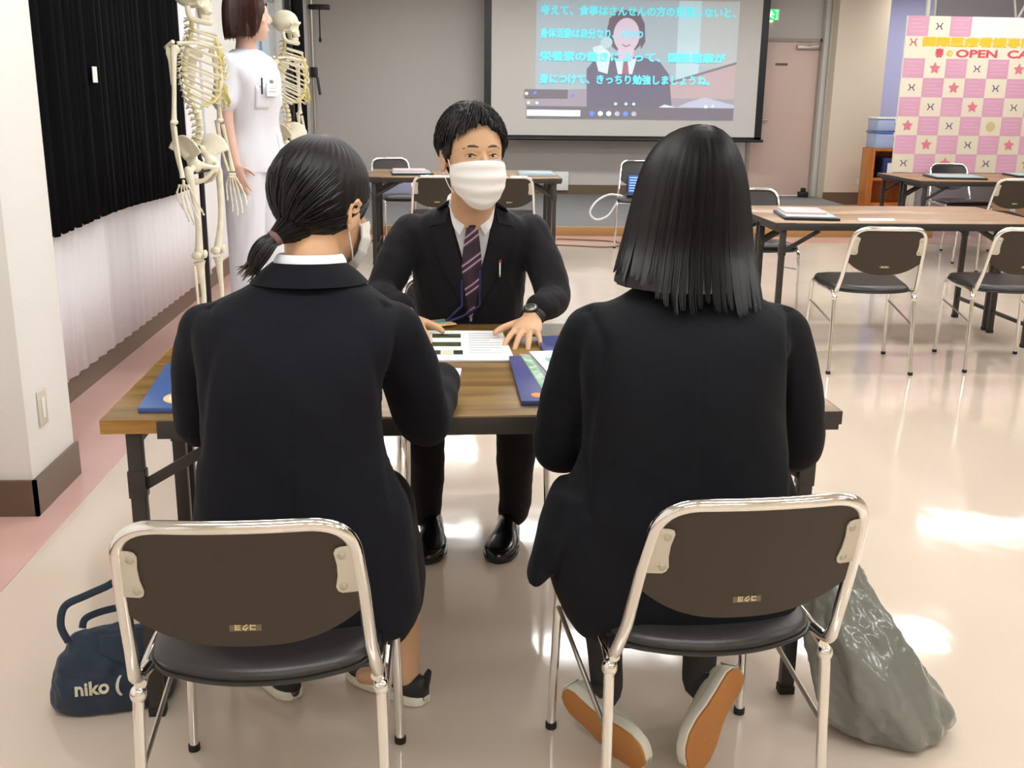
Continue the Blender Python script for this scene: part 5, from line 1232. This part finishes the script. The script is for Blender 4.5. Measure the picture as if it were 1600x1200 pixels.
# stand
MB().tube([(0,-.02,-.26),(0,-.02,.60),(0,-.02,.93)],.0125,12).tube([(0,-.02,.93),(0,-.03,1.0)],.010,10).build('pole','black_plastic',sk)
g=MB()
for k in range(5):
    a=2*PI*k/5+.3; g.tube([(0,-.02,-.235),(.25*math.cos(a),-.02+.25*math.sin(a),-.250)],[.017,.012],8)
g.build('stand_base','black_plastic',sk)
for k in range(5):
    a=2*PI*k/5+.3; MB().tube([(.25*math.cos(a)-.01,-.02+.25*math.sin(a),-.262),(.25*math.cos(a)+.01,-.02+.25*math.sin(a),-.262)],.022,12).build('caster','rubber',sk)
MB().tube([(-.14,0,.87),(-.05,0,.875),(.05,0,.875),(.14,0,.87)],.006,8).build('hip_rod','black_plastic',sk)
G3='anatomy skeletons by the curtain'
sk.scale=(.88,.88,.88)
place(sk,(-1.03,4.55,.25),R(-106),'life size white anatomy skeleton on a black stand, nearest to the curtain and the camera',G3)
place(sk,(-.93,6.35,.25),R(-104),'anatomy skeleton behind the white uniformed mannequin, partly hidden by the ponytail head',G3)

# ================================================================ NURSE MANNEQUIN
mq=thing('mannequin','mannequin with brown bobbed hair in a white short sleeved nurse uniform, between the two skeletons','mannequin',(-.97,5.35,0),R(-114))
mm('mannequin_skin',(224,184,166),.4); mm('uniform_white',(226,228,238),.7,bump=.0004,bscale=300); mm('hair_auburn',(64,36,32),.38); 
off=.13
Hq=Matrix.Translation((0,.01,1.555+off))@Matrix.Rotation(R(30),4,'Z')@Matrix.Scale(.95,4)
b=MB(); head_shells(b,Hq); b.tube([Hq@Vector((0,-.02,-.05)),(0,-.01,1.44+off),(0,-.01,1.36+off)],[.048,.047,.06],20)
b.rings(interp_rings([(0,0,.86+off,.145,.095),(0,0,1.0+off,.115,.08),(0,.0,1.2+off,.125,.09),(0,-.005,1.32+off,.15,.075),(0,-.01,1.38+off,.09,.05)]))
for s in (-1,1):
    limb(b,[(s*.150,-.01,1.335+off),(s*.190,-.015,1.10+off),(s*.200,.03,.88+off)],[.045,.036,.025])
    hand_shells(b,frame((s*.201,.035,.875+off),(0,.25,-1),(s*.9,.1,0)),-s,curl=(.3,.35,.4,.45),sc=.88)
    limb(b,[(s*.085,0,.84+off),(s*.085,.01,.46+off),(s*.085,-.01,.09+off)],[.075,.052,.034]); limb(b,[(s*.085,-.02,.06+off),(s*.09,.12,.03+off)],[.032,.024])
put(mq,'body',organic(b,'body','mannequin_skin',.0050,3,.5))
b=MB(); b.rings(interp_rings([(0,0,.835+off,.190,.130),(0,0,.92+off,.180,.125),(0,.0,1.05+off,.150,.110),(0,.01,1.2+off,.155,.120),(0,0,1.31+off,.185,.105),(0,-.01,1.375+off,.135,.07),(0,-.01,1.405+off,.075,.058)],e=2.4))
for s in (-1,1): limb(b,[(s*.145,-.01,1.325+off),(s*.190,-.012,1.17+off)],[.062,.058])
tn=organic(b,'tunic','uniform_white',.007,5,.5,lambda co,no:co+no*(wob(co*np.array([1,1,.35]),24,8)*.004)[:,None]); TN=put(mq,'tunic',tn)
TS=Surf(tn,(0,0,0))
def onq(x,z): return TS.y(x,z,-1,.12)
for x0,x1,z0,z1,n_ in ((.035,.115,1.13,1.24,'pocket'),(-.14,-.04,.90,1.02,'pocket')):
    g=MB(); g.grid(lambda u,v:(x0+(x1-x0)*u,onq(x0+(x1-x0)*u,z0+off+(z1-z0)*v)+.004,z0+off+(z1-z0)*v),6,6); o=g.build(n_,'uniform_white',TN); md=o.modifiers.new('s','SOLIDIFY'); md.thickness=.004; me=evalmesh(o,n_); o.modifiers.clear(); o.data=me
nt=thing('name_tag','white name tag clipped to the breast pocket of the nurse mannequin','name tag',(0,0,0))
Mq=Matrix.Translation((-.97,5.35,0))@Matrix.Rotation(R(-114),4,'Z'); nt.location=Mq@Vector((.03,onq(.03,1.25+off)+.018,1.22+off)); nt.rotation_euler=(0,0,R(-114))
MB().box(-.045,.045,-.003,.003,-.03,.03).build('card','paper',nt,bevel=.001); MB().box(-.03,.03,.0032,.0038,-.012,-.004).box(-.03,.02,.0032,.0038,.004,.010).build('printed_line','print_grey',nt); MB().box(-.008,.008,-.004,.006,.030,.045).build('clip','dull_steel',nt)
MB().tube([(.085,onq(.085,1.24+off)+.010,1.20+off),(.085,onq(.085,1.24+off)+.012,1.275+off)],.004,8).build('pen','black_plastic',TN)
b=MB()
for s in (-1,1): limb(b,[(s*.085,0,.86+off),(s*.10,.005,.62+off),(s*.105,.0,.30+off),(s*.108,-.01,.04+off)],[.105,.094,.086,.082])
put(mq,'trousers',organic(b,'trousers','uniform_white',.008,4,.5,lambda co,no:co+no*(wob(co*np.array([1,1,.2]),30,3)*.004)[:,None]))
def qline(az):
    a=abs(((az+PI)%(2*PI))-PI)*180/PI
    return tab(a,[(0,.060),(28,.045),(42,.0),(52,-.06),(70,-.10),(180,-.105)])
g=MB()
def qh(u,v):
    az=2*PI*u; L=qline(az); t=v
    if t<.5: th=PI/2*t/.5; r=math.sin(th); z=.036+.105*math.cos(th)
    else: r=1+.10*(t-.5)-.35*max(0,t-.85); z=.036-(.036-(L if L<.03 else L))*((t-.5)/.5) if L<.036 else .036
    if z<L: z=L
    inn=.86 if L>.02 and z<=L+.002 else 1
    w_=1+.015*math.sin(az*14)+.01*math.sin(az*31)
    return tuple(Hq@Vector((.096*r*inn*w_*math.sin(az),-.012+.112*r*inn*w_*math.cos(az),z)))
g.grid(qh,90,44); o=g.build('hair','hair_auburn',mq,ang=80); md=o.modifiers.new('s','SOLIDIFY'); md.thickness=.006; md.offset=-1; me=evalmesh(o,'hair'); o.modifiers.clear(); o.data=me
rnd=random.Random(21); g=MB()
for i in range(500):
    az=rnd.uniform(-PI,PI); 
    if abs(az)<.55: continue
    L=qline(az)+rnd.uniform(-.014,.01); pts=[]
    for k in range(12):
        q=k/11
        if q<.45: th=.12+(PI/2-.12)*q/.45; r=math.sin(th); z=.036+.107*math.cos(th)
        else: u=(q-.45)/.55; r=1+.05*u-.10*u**3; z=.036-(.036-L)*u
        pts.append(Hq@Vector((.098*r*math.sin(az),-.012+.114*r*math.cos(az),z)))
    g.tube(pts,[.0008]+[.0018]*10+[.0005],4,caps=False)
g.build('hair_strands','hair_auburn',o,merge=False,ang=80)
MB().tube([(0,0,0),(0,0,.012)],.19,40).tube([(0,0,.01),(0,0,.13)],.014,12).build('stand_base','dull_steel',mq,bevel=.003)
for s in (-1,1):
    q=MB(); q.tube([(s*.108,-.05,.055+off),(s*.108,.0,.045+off),(s*.11,.08,.03+off),(s*.112,.135,.022+off)],[.036,.040,.042,.026],16,flat=.8); q.build('shoe','white_plastic',mq)
# ================================================================ END OF FIGURES
